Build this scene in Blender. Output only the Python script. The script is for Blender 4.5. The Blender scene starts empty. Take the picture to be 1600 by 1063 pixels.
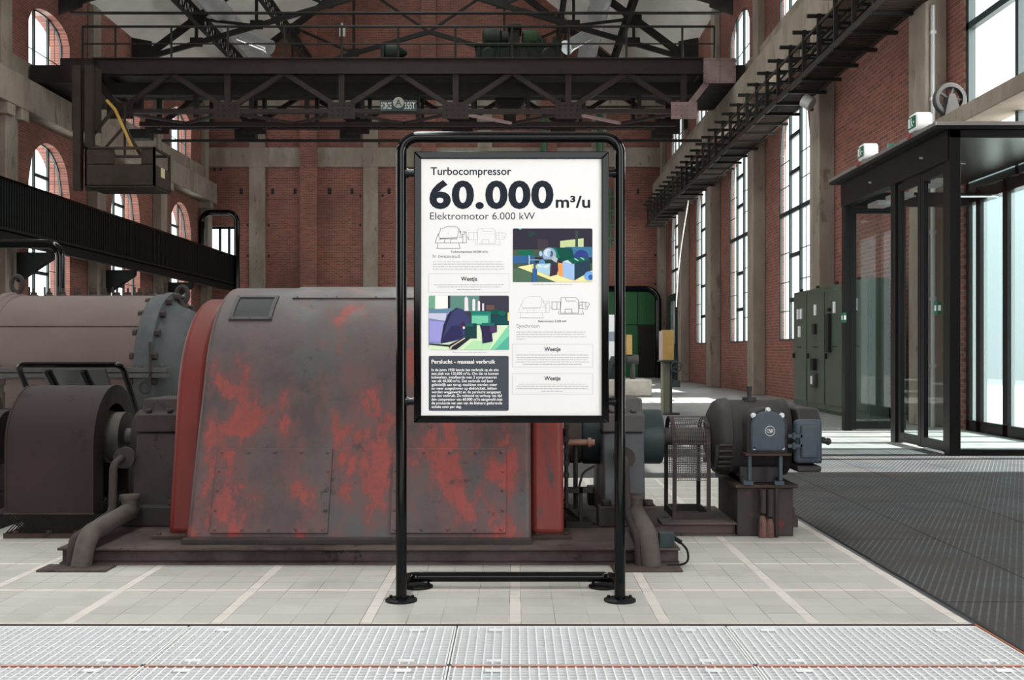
import bpy, bmesh, math, random
from mathutils import Vector, Matrix

random.seed(11)
S = bpy.context.scene
COL = S.collection
PI = math.pi

# ------------------------------------------------------------------ camera
F, HX, HY, EYE = 1650.0, 805.0, 549.0, 1.14      # focal length in pixels, vanishing point, eye height
cam_d = bpy.data.cameras.new('camera')
cam = bpy.data.objects.new('camera', cam_d)
COL.objects.link(cam)
cam.location = (0, 0, EYE)
cam.rotation_euler = (PI / 2, 0, 0)
cam_d.sensor_width = 36.0
cam_d.lens = F / 1600 * 36.0
cam_d.shift_x = -(HX - 800) / 1600
cam_d.shift_y = (HY - 531.5) / 1600
cam_d.clip_start = 0.05
cam_d.clip_end = 400
S.camera = cam

S.view_settings.view_transform = 'Standard'
S.view_settings.look = 'None'
S.view_settings.exposure = 0.0
S.view_settings.gamma = 1.0

# ------------------------------------------------------------------ world and daylight
w = bpy.data.worlds.new('sky')
S.world = w
w.use_nodes = True
bg = w.node_tree.nodes['Background']
bg.inputs[0].default_value = (0.90, 0.97, 1.0, 1)
bg.inputs[1].default_value = 2.2

sun_d = bpy.data.lights.new('sun', 'SUN')
sun_d.energy = 30.0
sun_d.angle = math.radians(0.6)
sun_d.color = (1.0, 0.96, 0.9)
sun = bpy.data.objects.new('sun', sun_d)
COL.objects.link(sun)
sun.location = (30, 20, 25)
_d = Vector((-1.0, -0.02, -0.80))
sun.rotation_euler = _d.to_track_quat('-Z', 'Y').to_euler()


def daylight(name, loc, direction, su, sv, k, color=(1.0, 0.975, 0.95)):
    """sky light entering by one window"""
    d = bpy.data.lights.new(name, 'AREA')
    d.shape = 'RECTANGLE'
    d.size, d.size_y = su, sv
    d.energy = k * su * sv
    d.color = color
    o = bpy.data.objects.new(name, d)
    COL.objects.link(o)
    o.location = loc
    o.rotation_euler = Vector(direction).to_track_quat('-Z', 'Y').to_euler()
    return o


XL, XR = -13.5, 6.5             # brick faces of the two long walls
YB, YF = 46.0, -12.0            # far gable wall, wall behind the camera
XC = (XL + XR) / 2
BAYS = [12.65, 18.65, 24.65, 30.65, 36.65, 42.65]
SKY_K = 22.0
for yc in BAYS[2:]:
    daylight('daylight', (XR + 0.9, yc, 4.25), (-1, 0, 0), 2.7, 5.7, SKY_K)
for yc in BAYS[1:]:
    daylight('daylight', (XR + 0.9, yc, 10.0), (-1, 0, 0), 2.7, 1.8, SKY_K)
for yc in [6.65] + BAYS:
    daylight('daylight', (XL - 0.9, yc, 4.25), (1, 0, 0), 2.7, 5.7, SKY_K * 0.8)
    daylight('daylight', (XL - 0.9, yc, 10.0), (1, 0, 0), 2.7, 1.8, SKY_K)
daylight('daylight', (XR + 0.9, 12.6, 5.4), (-1, 0, 0), 5.2, 3.6, SKY_K * 1.4)
daylight('daylight', (XC, 11.0, 20.6), (0, 0, -1), 2.4, 46.0, SKY_K * 2.4)
daylight('daylight', (-1.0, YF - 0.9, 6.2), (0, 1, 0), 13.0, 8.0, SKY_K * 0.3)
daylight('daylight', (XR + 0.9, -1.5, 3.6), (-1, 0, 0), 6.6, 7.0, SKY_K * 0.65)

# ------------------------------------------------------------------ mesh helpers


def V(*a):
    return Vector(a)


def fillet(pts, r, n=6, closed=False):
    pts = [Vector(p) for p in pts]
    out = []
    N = len(pts)
    for i, p in enumerate(pts):
        if not closed and i in (0, N - 1):
            out.append(p)
            continue
        a, b = pts[i - 1] - p, pts[(i + 1) % N] - p
        la, lb = a.length, b.length
        a.normalize(); b.normalize()
        ang = a.angle(b)
        if ang > PI - 0.02:
            out.append(p)
            continue
        t = min(r / math.tan(ang / 2), la * 0.49, lb * 0.49)
        rr = t * math.tan(ang / 2)
        c = p + (a + b).normalized() * (rr / math.sin(ang / 2))
        s, e = p + a * t - c, p + b * t - c
        tot = s.angle(e)
        for k in range(n + 1):
            u = k / n
            v = (s * math.sin((1 - u) * tot) + e * math.sin(u * tot)) / math.sin(tot)
            out.append(c + v)
    return out


class MB:
    def __init__(self):
        self.v, self.f, self.m, self.cuts = [], [], [], []

    def add(self, vs, fs, mi=0):
        o = len(self.v)
        self.cuts.append((o, len(self.f)))
        self.v += [tuple(x) for x in vs]
        self.f += [tuple(i + o for i in f) for f in fs]
        self.m += [mi] * len(fs)
        return self

    def box(self, x0, x1, y0, y1, z0, z1, mi=0):
        vs = [(x0, y0, z0), (x1, y0, z0), (x1, y1, z0), (x0, y1, z0),
              (x0, y0, z1), (x1, y0, z1), (x1, y1, z1), (x0, y1, z1)]
        return self.add(vs, [(0, 3, 2, 1), (4, 5, 6, 7), (0, 1, 5, 4), (1, 2, 6, 5), (2, 3, 7, 6), (3, 0, 4, 7)], mi)

    def bar(self, p0, p1, w_, h_, up=(0, 0, 1), mi=0):
        p0, p1 = Vector(p0), Vector(p1)
        d = (p1 - p0).normalized()
        u = Vector(up)
        if abs(d.dot(u)) > 0.98:
            u = Vector((1, 0, 0)) if abs(d.x) < 0.9 else Vector((0, 1, 0))
        s = d.cross(u).normalized()
        u = s.cross(d).normalized()
        s, u = s * w_ / 2, u * h_ / 2
        vs = [p0 - s - u, p0 + s - u, p0 + s + u, p0 - s + u, p1 - s - u, p1 + s - u, p1 + s + u, p1 - s + u]
        return self.add(vs, [(0, 3, 2, 1), (4, 5, 6, 7), (0, 1, 5, 4), (1, 2, 6, 5), (2, 3, 7, 6), (3, 0, 4, 7)], mi)

    def tube(self, pts, r, seg=12, mi=0, closed=False, caps=True):
        pts = [Vector(p) for p in pts]
        N = len(pts)
        rs = r if isinstance(r, (list, tuple)) else [r] * N
        tang = []
        for i in range(N):
            if closed:
                t = pts[(i + 1) % N] - pts[i - 1]
            else:
                t = pts[min(i + 1, N - 1)] - pts[max(i - 1, 0)]
            tang.append(t.normalized())
        t0 = tang[0]
        ref = Vector((0, 0, 1)) if abs(t0.z) < 0.9 else Vector((1, 0, 0))
        nrm = (ref - t0 * ref.dot(t0)).normalized()
        vs = []
        for i in range(N):
            t = tang[i]
            nrm = (nrm - t * nrm.dot(t))
            if nrm.length < 1e-6:
                nrm = Vector((1, 0, 0)) - t * t.x
            nrm.normalize()
            b = t.cross(nrm)
            for k in range(seg):
                a = 2 * PI * k / seg
                vs.append(pts[i] + (nrm * math.cos(a) + b * math.sin(a)) * rs[i])
        fs = []
        for i in range(N if closed else N - 1):
            j = (i + 1) % N
            for k in range(seg):
                l = (k + 1) % seg
                fs.append((i * seg + k, i * seg + l, j * seg + l, j * seg + k))
        if caps and not closed:
            fs.append(tuple(range(seg - 1, -1, -1)))
            fs.append(tuple((N - 1) * seg + k for k in range(seg)))
        return self.add(vs, fs, mi)

    def cyl(self, p0, p1, r, seg=16, mi=0, r2=None):
        return self.tube([p0, p1], [r, r if r2 is None else r2], seg, mi)

    def lathe(self, o, axis, prof, seg=24, mi=0, caps=True):
        """prof: list of (distance along the axis, radius)"""
        o, ax = Vector(o), Vector(axis).normalized()
        ref = Vector((0, 0, 1)) if abs(ax.z) < 0.9 else Vector((1, 0, 0))
        n1 = (ref - ax * ref.dot(ax)).normalized()
        n2 = ax.cross(n1)
        vs, fs = [], []
        for t, r in prof:
            for k in range(seg):
                a = 2 * PI * k / seg
                vs.append(o + ax * t + (n1 * math.cos(a) + n2 * math.sin(a)) * max(r, 1e-4))
        for i in range(len(prof) - 1):
            for k in range(seg):
                l = (k + 1) % seg
                fs.append((i * seg + k, i * seg + l, (i + 1) * seg + l, (i + 1) * seg + k))
        if caps:
            fs.append(tuple(range(seg - 1, -1, -1)))
            fs.append(tuple((len(prof) - 1) * seg + k for k in range(seg)))
        return self.add(vs, fs, mi)

    def prism(self, poly, plane, a, b, mi=0):
        """poly in 'yz', 'xz' or 'xy', pushed from a to b along the third axis"""
        def P(u, v, t):
            return {'yz': (t, u, v), 'xz': (u, t, v), 'xy': (u, v, t)}[plane]
        n = len(poly)
        vs = [P(u, v, a) for u, v in poly] + [P(u, v, b) for u, v in poly]
        fs = [tuple(range(n)), tuple(range(2 * n - 1, n - 1, -1))]
        for i in range(n):
            j = (i + 1) % n
            fs.append((i, i + n, j + n, j))
        return self.add(vs, fs, mi)

    def dome(self, p, n, r, seg=8, mi=0, flat=0.7):
        self.lathe(p, n, [(0, r), (r * flat * 0.55, r * 0.85), (r * flat * 0.9, r * 0.45), (r * flat, 0.001)], seg, mi)
        return self

    def hexbolt(self, p, n, r, h, mi=0):
        self.lathe(p, n, [(0, r), (h, r)], 6, mi)
        return self

    def each(self, name, mats, parent=None, **kw):
        """one object for every shape added"""
        out = []
        st = self.cuts + [(len(self.v), len(self.f))]
        for (v0, f0), (v1, f1) in zip(st, st[1:]):
            q = MB()
            q.add(self.v[v0:v1], [tuple(i - v0 for i in f) for f in self.f[f0:f1]])
            out.append(q.build(name, mats, parent, **kw))
        return out

    def build(self, name, mats, parent=None, bevel=0.0, smooth=35, seg=2):
        me = bpy.data.meshes.new(name)
        me.from_pydata(self.v, [], self.f)
        me.update()
        if not isinstance(mats, (list, tuple)):
            mats = [mats]
        for m_ in mats:
            me.materials.append(m_)
        if len(mats) > 1:
            me.polygons.foreach_set('material_index', self.m)
        bm = bmesh.new()
        bm.from_mesh(me)
        bmesh.ops.recalc_face_normals(bm, faces=bm.faces)
        if smooth:
            lim = math.radians(smooth)
            for f in bm.faces:
                f.smooth = True
            for e in bm.edges:
                if len(e.link_faces) != 2 or e.calc_face_angle(0) > lim:
                    e.smooth = False
        bm.to_mesh(me)
        bm.free()
        o = bpy.data.objects.new(name, me)
        COL.objects.link(o)
        if parent is not None:
            put(o, parent)
        if bevel:
            md = o.modifiers.new('edge', 'BEVEL')
            md.width = bevel
            md.segments = seg
            md.limit_method = 'ANGLE'
            md.angle_limit = math.radians(40)
            md.harden_normals = False
        return o


def world_of(o):
    m_ = Matrix.Translation(o.location) @ o.rotation_euler.to_matrix().to_4x4()
    if o.parent:
        return world_of(o.parent) @ o.matrix_parent_inverse @ m_
    return m_


def put(o, parent):
    o.parent = parent
    o.matrix_parent_inverse = world_of(parent).inverted()


def tag(o, label, cat, group=None):
    o['label'] = label
    o['category'] = cat
    if group:
        o['group'] = group
    return o


def thing(name, label, cat, loc=(0, 0, 0), group=None):
    o = bpy.data.objects.new(name, None)
    o.empty_display_size = 0.1
    COL.objects.link(o)
    o.location = loc
    return tag(o, label, cat, group)


def struct(o, label=None, cat=None):
    o['kind'] = 'structure'
    if label:
        o['label'] = label
    if cat:
        o['category'] = cat
    return o


def dup(root, loc, label=None, rotz=None):
    r = root.copy()
    COL.objects.link(r)
    r.location = loc
    if rotz is not None:
        r.rotation_euler = (0, 0, rotz)
    if label:
        r['label'] = label
    for ch in list(root.children):
        c = ch.copy()
        COL.objects.link(c)
        c.parent = r
        for g in list(ch.children):
            d = g.copy()
            COL.objects.link(d)
            d.parent = c
    return r


# ------------------------------------------------------------------ material helpers
def srgb(r, g, b):
    def c(u):
        u /= 255.0
        return u / 12.92 if u <= 0.04045 else ((u + 0.055) / 1.055) ** 2.4
    return (c(r), c(g), c(b), 1)


def newmat(name):
    m_ = bpy.data.materials.new(name)
    m_.use_nodes = True
    return m_, m_.node_tree, m_.node_tree.nodes['Principled BSDF']


def setin(nt, sock, val):
    if isinstance(val, bpy.types.NodeSocket):
        nt.links.new(val, sock)
    else:
        sock.default_value = val


def Mth(nt, op, a, b=None, c=None):
    n = nt.nodes.new('ShaderNodeMath')
    n.operation = op
    setin(nt, n.inputs[0], a)
    if b is not None:
        setin(nt, n.inputs[1], b)
    if c is not None:
        setin(nt, n.inputs[2], c)
    return n.outputs[0]


def mixc(nt, fac, a, b):
    n = nt.nodes.new('ShaderNodeMix')
    n.data_type = 'RGBA'
    setin(nt, n.inputs[0], fac)
    setin(nt, n.inputs[6], a)
    setin(nt, n.inputs[7], b)
    return n.outputs[2]


def ocoord(nt, scale=(1, 1, 1), rot=(0, 0, 0), loc=(0, 0, 0)):
    t = nt.nodes.new('ShaderNodeTexCoord')
    mp = nt.nodes.new('ShaderNodeMapping')
    nt.links.new(t.outputs['Object'], mp.inputs[0])
    mp.inputs['Scale'].default_value = scale
    mp.inputs['Rotation'].default_value = rot
    mp.inputs['Location'].default_value = loc
    return mp.outputs[0]


def noise(nt, vec, scale, detail=4, rough=0.6):
    n = nt.nodes.new('ShaderNodeTexNoise')
    nt.links.new(vec, n.inputs['Vector'])
    n.inputs['Scale'].default_value = scale
    n.inputs['Detail'].default_value = detail
    n.inputs['Roughness'].default_value = rough
    return n.outputs['Fac']


def rng(nt, v, lo, hi, a=0.0, b=1.0):
    n = nt.nodes.new('ShaderNodeMapRange')
    n.interpolation_type = 'SMOOTHSTEP'
    setin(nt, n.inputs[0], v)
    n.inputs[1].default_value = lo
    n.inputs[2].default_value = hi
    n.inputs[3].default_value = a
    n.inputs[4].default_value = b
    return n.outputs[0]


def bump(nt, bsdf, h, strength=0.3, dist=0.01):
    n = nt.nodes.new('ShaderNodeBump')
    n.inputs['Strength'].default_value = strength
    n.inputs['Distance'].default_value = dist
    nt.links.new(h, n.inputs['Height'])
    nt.links.new(n.outputs[0], bsdf.inputs['Normal'])


def plain(name, col, rough=0.5, metal=0.0, spec=0.5):
    m_, nt, b = newmat(name)
    b.inputs['Base Color'].default_value = col
    b.inputs['Roughness'].default_value = rough
    b.inputs['Metallic'].default_value = metal
    b.inputs['Specular IOR Level'].default_value = spec
    return m_


def worn(name, c1, c2, scale=3.0, rough=(0.5, 0.8), metal=0.0, bmp=0.15, lo=0.35, hi=0.65, c3=None, stretch=(1, 1, 1), bscale=40, spec=0.2):
    m_, nt, b = newmat(name)
    v = ocoord(nt, stretch)
    n1 = noise(nt, v, scale, 6, 0.65)
    col = mixc(nt, rng(nt, n1, lo, hi), c1, c2)
    if c3 is not None:
        n3 = noise(nt, v, scale * 2.7, 6, 0.7)
        col = mixc(nt, rng(nt, n3, 0.58, 0.66), col, c3)
    nt.links.new(col, b.inputs['Base Color'])
    nt.links.new(rng(nt, n1, 0.3, 0.7, rough[0], rough[1]), b.inputs['Roughness'])
    b.inputs['Metallic'].default_value = metal
    b.inputs['Specular IOR Level'].default_value = spec
    if bmp:
        bump(nt, b, noise(nt, v, bscale, 4, 0.7), bmp, 0.004)
    return m_


def glass(name, tint=(0.93, 0.98, 0.97, 1), refl=1.0, rough=0.02):
    m_, nt, b = newmat(name)
    nt.nodes.remove(b)
    out = nt.nodes['Material Output']
    tr = nt.nodes.new('ShaderNodeBsdfTransparent')
    tr.inputs[0].default_value = tint
    gl = nt.nodes.new('ShaderNodeBsdfGlossy')
    gl.inputs['Color'].default_value = (1, 1, 1, 1)
    gl.inputs['Roughness'].default_value = rough
    ge = nt.nodes.new('ShaderNodeNewGeometry')
    dp = nt.nodes.new('ShaderNodeVectorMath')
    dp.operation = 'DOT_PRODUCT'
    nt.links.new(ge.outputs['Incoming'], dp.inputs[0])
    nt.links.new(ge.outputs['Normal'], dp.inputs[1])
    gr_ = Mth(nt, 'POWER', Mth(nt, 'SUBTRACT', 1.0, Mth(nt, 'ABSOLUTE', dp.outputs['Value'])), 5.0)
    fac = Mth(nt, 'MULTIPLY', Mth(nt, 'ADD', Mth(nt, 'MULTIPLY', gr_, 0.92), 0.06), refl)
    mx = nt.nodes.new('ShaderNodeMixShader')
    nt.links.new(fac, mx.inputs[0])
    nt.links.new(tr.outputs[0], mx.inputs[1])
    nt.links.new(gl.outputs[0], mx.inputs[2])
    nt.links.new(mx.outputs[0], out.inputs[0])
    return m_


def brick(name, axis, c1=(0.225, 0.078, 0.058, 1), c2=(0.13, 0.05, 0.041, 1), mortar=(0.24, 0.155, 0.125, 1)):
    """axis: which object axis runs along the wall"""
    m_, nt, b = newmat(name)
    t = nt.nodes.new('ShaderNodeTexCoord')
    sp = nt.nodes.new('ShaderNodeSeparateXYZ')
    nt.links.new(t.outputs['Object'], sp.inputs[0])
    cb = nt.nodes.new('ShaderNodeCombineXYZ')
    nt.links.new(sp.outputs[axis], cb.inputs[0])
    nt.links.new(sp.outputs['Z'], cb.inputs[1])
    br = nt.nodes.new('ShaderNodeTexBrick')
    nt.links.new(cb.outputs[0], br.inputs['Vector'])
    br.inputs['Scale'].default_value = 1.0
    br.inputs['Brick Width'].default_value = 0.23
    br.inputs['Row Height'].default_value = 0.075
    br.inputs['Mortar Size'].default_value = 0.008
    br.inputs['Mortar Smooth'].default_value = 0.3
    br.inputs['Bias'].default_value = 0.0
    br.inputs['Color1'].default_value = c1
    br.inputs['Color2'].default_value = c2
    br.inputs['Mortar'].default_value = mortar
    o = t.outputs['Object']
    n1 = noise(nt, o, 0.55, 5, 0.6)
    col = mixc(nt, rng(nt, n1, 0.42, 0.72, 0, 0.55), br.outputs['Color'], (0.10, 0.045, 0.035, 1))
    n2 = noise(nt, o, 2.3, 6, 0.75)
    col = mixc(nt, rng(nt, n2, 0.60, 0.74, 0, 0.5), col, (0.34, 0.23, 0.19, 1))
    nt.links.new(col, b.inputs['Base Color'])
    b.inputs['Roughness'].default_value = 0.85
    b.inputs['Specular IOR Level'].default_value = 0.25
    bump(nt, b, br.outputs['Fac'], -0.35, 0.01)
    return m_


# ------------------------------------------------------------------ materials
m_brick_side = brick('brick_side', 'Y')
m_brick_back = brick('brick_back', 'X')
m_conc = worn('concrete', (0.189, 0.1548, 0.1242, 1), (0.27, 0.2295, 0.189, 1), 1.3, (0.8, 0.95), c3=(0.135, 0.108, 0.0882, 1), stretch=(1, 1, 0.35), bscale=14)
m_conc_light = worn('concrete_light', (0.36, 0.33, 0.29, 1), (0.48, 0.45, 0.40, 1), 1.6, (0.8, 0.95), bscale=14)
m_plaster = worn('ceiling_plaster', (0.66, 0.63, 0.60, 1), (0.75, 0.72, 0.69, 1), 0.5, (0.85, 0.95), bmp=0.02)
m_frame = plain('window_steel', (0.008, 0.022, 0.024, 1), 0.45)
m_glass = glass('window_glass', refl=0.35)
m_glass_green = glass('vestibule_glass', (0.84, 0.93, 0.91, 1), 0.7)
m_black = plain('black_powdercoat', (0.002, 0.0024, 0.0028, 1), 0.09, 0, 0.22)
m_black_matt = plain('black_matt_steel', (0.005, 0.006, 0.0065, 1), 0.5, 0, 0.15)
m_alu = plain('black_aluminium', (0.0065, 0.0065, 0.007, 1), 0.35, 0, 0.2)
m_truss = worn('roof_steel', (0.0108, 0.0096, 0.009, 1), (0.018, 0.0156, 0.0144, 1), 2.0, (0.5, 0.7), bmp=0)
m_crane = worn('crane_paint', (0.01885, 0.0117, 0.0117, 1), (0.02763, 0.01788, 0.01755, 1), 1.5, (0.45, 0.7), bmp=0.03)
m_crane_plate = worn('crane_plate_paint', (0.2, 0.135, 0.135, 1), (0.27, 0.19, 0.19, 1), 2.0, (0.35, 0.6), bmp=0.03)
m_crane_dark = worn('crane_grease', (0.012, 0.011, 0.011, 1), (0.022, 0.018, 0.017, 1), 2.0, (0.5, 0.8), bmp=0)
m_cab = worn('cab_steel', (0.026, 0.018, 0.015, 1), (0.04, 0.028, 0.023, 1), 3.0, (0.5, 0.8), bmp=0)
m_green_dark = worn('dark_green_machine', (0.004, 0.007, 0.005, 1), (0.008, 0.013, 0.008, 1), 3.0, (0.4, 0.7), bmp=0)
m_green_moss = plain('green_motor_paint', (0.014, 0.036, 0.012, 1), 0.6, 0, 0.2)
m_duct = plain('zinc_duct', (0.52, 0.54, 0.55, 1), 0.28, 0.85)
m_duct_matt = plain('dull_zinc_duct', (0.42, 0.43, 0.43, 1), 0.5, 0.5)
m_white = plain('white_plastic', (0.80, 0.80, 0.80, 1), 0.4)
m_exit_green = plain('exit_sign_green', (0.003, 0.11, 0.065, 1), 0.4)
m_cab_green = worn('switchboard_green', (0.05, 0.066, 0.05, 1), (0.068, 0.088, 0.064, 1), 1.0, (0.4, 0.6), bmp=0.02)
m_door_green = plain('portal_green', (0.006, 0.085, 0.02, 1), 0.6)
m_pipe_green = plain('green_pipe_paint', (0.02, 0.075, 0.035, 1), 0.4)
m_yellow = plain('yellow_rail', (0.36, 0.20, 0.02, 1), 0.5)
m_ochre = worn('ochre_box', (0.36, 0.22, 0.07, 1), (0.44, 0.29, 0.11, 1), 4.0, (0.6, 0.8), bmp=0)
m_olive = plain('olive_post', (0.18, 0.18, 0.12, 1), 0.6)
m_bell_lit = worn('red_bell_lit', (0.195, 0.0315, 0.024, 1), (0.15, 0.0255, 0.021, 1), 3.0, (0.45, 0.7), c3=(0.05625, 0.039, 0.042, 1), stretch=(1, 1, 0.25), spec=0.35)
m_bell_shaded = worn('red_bell_shaded', (0.145, 0.022, 0.018, 1), (0.095, 0.019, 0.017, 1), 1.4, (0.4, 0.65), stretch=(1, 1, 0.6), bscale=60, bmp=0.06)
m_dust = worn('dusty_iron', (0.032, 0.0245, 0.0235, 1), (0.05, 0.039, 0.037, 1), 3.0, (0.7, 0.9), c3=(0.022, 0.0165, 0.016, 1))
m_base = worn('dirty_bed', (0.042, 0.029, 0.027, 1), (0.09, 0.07, 0.066, 1), 2.2, (0.75, 0.95), c3=(0.026, 0.018, 0.017, 1), bmp=0.5, bscale=60)
m_rust = worn('rusty_steel', (0.042, 0.027, 0.024, 1), (0.062, 0.042, 0.037, 1), 5.0, (0.6, 0.9), c3=(0.028, 0.019, 0.018, 1), bmp=0.3)
m_rust_red = worn('rusty_box', (0.03375, 0.027, 0.027, 1), (0.0525, 0.04125, 0.04125, 1), 4.0, (0.6, 0.9), c3=(0.12, 0.03, 0.02625, 1), bmp=0.3)
m_pipe = worn('old_pipe', (0.0572, 0.044, 0.0396, 1), (0.088, 0.0726, 0.0682, 1), 5.0, (0.5, 0.8), bmp=0.15)
m_guard = worn('guard_sheet', (0.026, 0.0175, 0.017, 1), (0.034, 0.0235, 0.0225, 1), 2.5, (0.55, 0.8), c3=(0.019, 0.0125, 0.012, 1), bmp=0.06, bscale=12)
m_casing = worn('casing_paint', (0.1122, 0.08024, 0.07616, 1), (0.136, 0.102, 0.09656, 1), 1.2, (0.5, 0.75), bmp=0.04)
m_iron_blue = worn('blue_grey_iron', (0.045, 0.051, 0.0552, 1), (0.072, 0.0768, 0.081, 1), 3.0, (0.4, 0.65), bmp=0.15)
m_iron_grey = worn('grey_iron', (0.05525, 0.05395, 0.0546, 1), (0.078, 0.07345, 0.07345, 1), 3.0, (0.5, 0.75), bmp=0.25)
m_teal_iron = worn('teal_black_iron', (0.02, 0.032, 0.036, 1), (0.035, 0.05, 0.055, 1), 3.0, (0.35, 0.6), bmp=0.1)
m_exc = worn('exciter_paint', (0.02976, 0.02688, 0.02784, 1), (0.0432, 0.0384, 0.03936, 1), 3.5, (0.45, 0.7), bmp=0.12)
m_exc_blue = worn('exciter_cover_paint', (0.04125, 0.05625, 0.0735, 1), (0.06375, 0.07875, 0.09375, 1), 3.5, (0.35, 0.6), bmp=0.15)
m_steel = plain('bright_steel', (0.55, 0.56, 0.58, 1), 0.3, 0.9)
m_shaft = worn('shaft_steel', (0.05, 0.042, 0.038, 1), (0.09, 0.075, 0.068, 1), 6.0, (0.4, 0.7), metal=0.3, bmp=0)
m_mesh = plain('guard_wire', (0.10, 0.085, 0.08, 1), 0.5, 0.4)
m_galv = plain('galvanised_bar', (0.72, 0.73, 0.74, 1), 0.5, 0.0, 0.2)
m_copper = worn('rust_orange_edge', (0.36, 0.11, 0.055, 1), (0.24, 0.12, 0.08, 1), 9.0, (0.6, 0.8), bmp=0)
m_pit = worn('pale_pit_floor', (0.20, 0.27, 0.34, 1), (0.27, 0.34, 0.40, 1), 2.0, (0.7, 0.9), bmp=0)
m_frost = plain('frosted_glass', (0.75, 0.86, 0.90, 1), 0.6)
_nt = m_frost.node_tree
_nt.nodes.remove(_nt.nodes['Principled BSDF'])
_tr, _tl, _mx = (_nt.nodes.new(k) for k in ('ShaderNodeBsdfTransparent', 'ShaderNodeBsdfTranslucent', 'ShaderNodeMixShader'))
_tr.inputs[0].default_value = (.86, .94, .96, 1)
_tl.inputs[0].default_value = (.30, .36, .38, 1)
_mx.inputs[0].default_value = 0.2
_nt.links.new(_tr.outputs[0], _mx.inputs[1])
_nt.links.new(_tl.outputs[0], _mx.inputs[2])
_nt.links.new(_mx.outputs[0], _nt.nodes['Material Output'].inputs[0])
m_dark_glass = plain('dark_glass', (0.03, 0.035, 0.042, 1), 0.08, 0, 0.8)
m_void = plain('dark_opening', (0.010, 0.008, 0.008, 1), 0.9)
m_pave = plain('outside_paving', (0.45, 0.44, 0.42, 1), 0.9)
m_screen_white = plain('white_board', (0.72, 0.73, 0.76, 1), 0.4)

# grey motor housing: grey coat worn through to red primer in patches
m_hous, nt, b = newmat('worn_motor_paint')
v = ocoord(nt)
vs_ = ocoord(nt, (1, 1, 0.34))
n1 = noise(nt, v, 2.4, 8, 0.68)
n2 = noise(nt, vs_, 3.6, 10, 0.72)
n3 = noise(nt, vs_, 1.1, 3, 0.5)
n5 = noise(nt, v, 9.0, 8, 0.75)
col = mixc(nt, rng(nt, n1, 0.38, 0.62), (0.055, 0.039, 0.040, 1), (0.090, 0.067, 0.066, 1))
col = mixc(nt, rng(nt, noise(nt, v, 1.7, 5, 0.6), 0.52, 0.66, 0, 0.7), col, (0.068, 0.072, 0.076, 1))
sp = nt.nodes.new('ShaderNodeSeparateXYZ')
nt.links.new(v, sp.inputs[0])
# the coat is rubbed through more on the lower half of the casing
low = rng(nt, sp.outputs['Z'], 0.15, 1.55, 0.01, -0.09)
thr = Mth(nt, 'ADD', Mth(nt, 'ADD', Mth(nt, 'MULTIPLY', n2, 1.05), Mth(nt, 'MULTIPLY', n3, 0.40)), Mth(nt, 'SUBTRACT', low, 0.225))
for bx_, bz_, rx_, rz_, am_ in ((-1.58, .93, .17, .13, .16), (-1.48, .74, .13, .15, .17), (-1.20, .36, .14, .12, .17), (-1.73, .52, .08, .26, .13), (-1.74, 1.1, .07, .22, .12),
                                (-.97, .55, .09, .34, .14), (-.74, .50, .09, .25, .13), (-.55, .55, .15, .2, .10), (-.36, .40, .18, .16, .12), (-.02, .62, .09, .32, .16), (-1.1, .98, .10, .10, .10), (-.85, .85, .12, .12, .10)):
    dx_ = Mth(nt, 'DIVIDE', Mth(nt, 'SUBTRACT', sp.outputs['X'], bx_), rx_)
    dz_ = Mth(nt, 'DIVIDE', Mth(nt, 'SUBTRACT', sp.outputs['Z'], bz_), rz_)
    dd_ = Mth(nt, 'SQRT', Mth(nt, 'ADD', Mth(nt, 'MULTIPLY', dx_, dx_), Mth(nt, 'MULTIPLY', dz_, dz_)))
    thr = Mth(nt, 'ADD', thr, Mth(nt, 'MULTIPLY', Mth(nt, 'MAXIMUM', Mth(nt, 'SUBTRACT', 1.0, dd_), 0.0), am_ * 0.75))
redf = rng(nt, thr, 0.566, 0.595, 0, 0.93)
soft = rng(nt, thr, 0.45, 0.59, 0, 0.55)
redc = mixc(nt, rng(nt, n5, 0.4, 0.65), (0.25, 0.045, 0.037, 1), (0.17, 0.042, 0.037, 1))
col = mixc(nt, soft, col, (0.15, 0.046, 0.043, 1))
col = mixc(nt, redf, col, redc)
col = mixc(nt, rng(nt, n5, 0.59, 0.66, 0, 0.8), col, (0.038, 0.030, 0.031, 1))
nt.links.new(col, b.inputs['Base Color'])
nt.links.new(rng(nt, n1, 0.3, 0.7, 0.42, 0.68), b.inputs['Roughness'])
b.inputs['Specular IOR Level'].default_value = 0.35
bump(nt, b, noise(nt, v, 55, 5, 0.7), 0.18, 0.004)

# small square tiles in blocks of four, divided by pale strips
PER, STRIP = 0.627, 0.050
TY0 = 4.385
m_tile, nt, b = newmat('floor_tile')
t = nt.nodes.new('ShaderNodeTexCoord')
sp = nt.nodes.new('ShaderNodeSeparateXYZ')
nt.links.new(t.outputs['Object'], sp.inputs[0])
cell = (PER - STRIP) / 4


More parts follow.
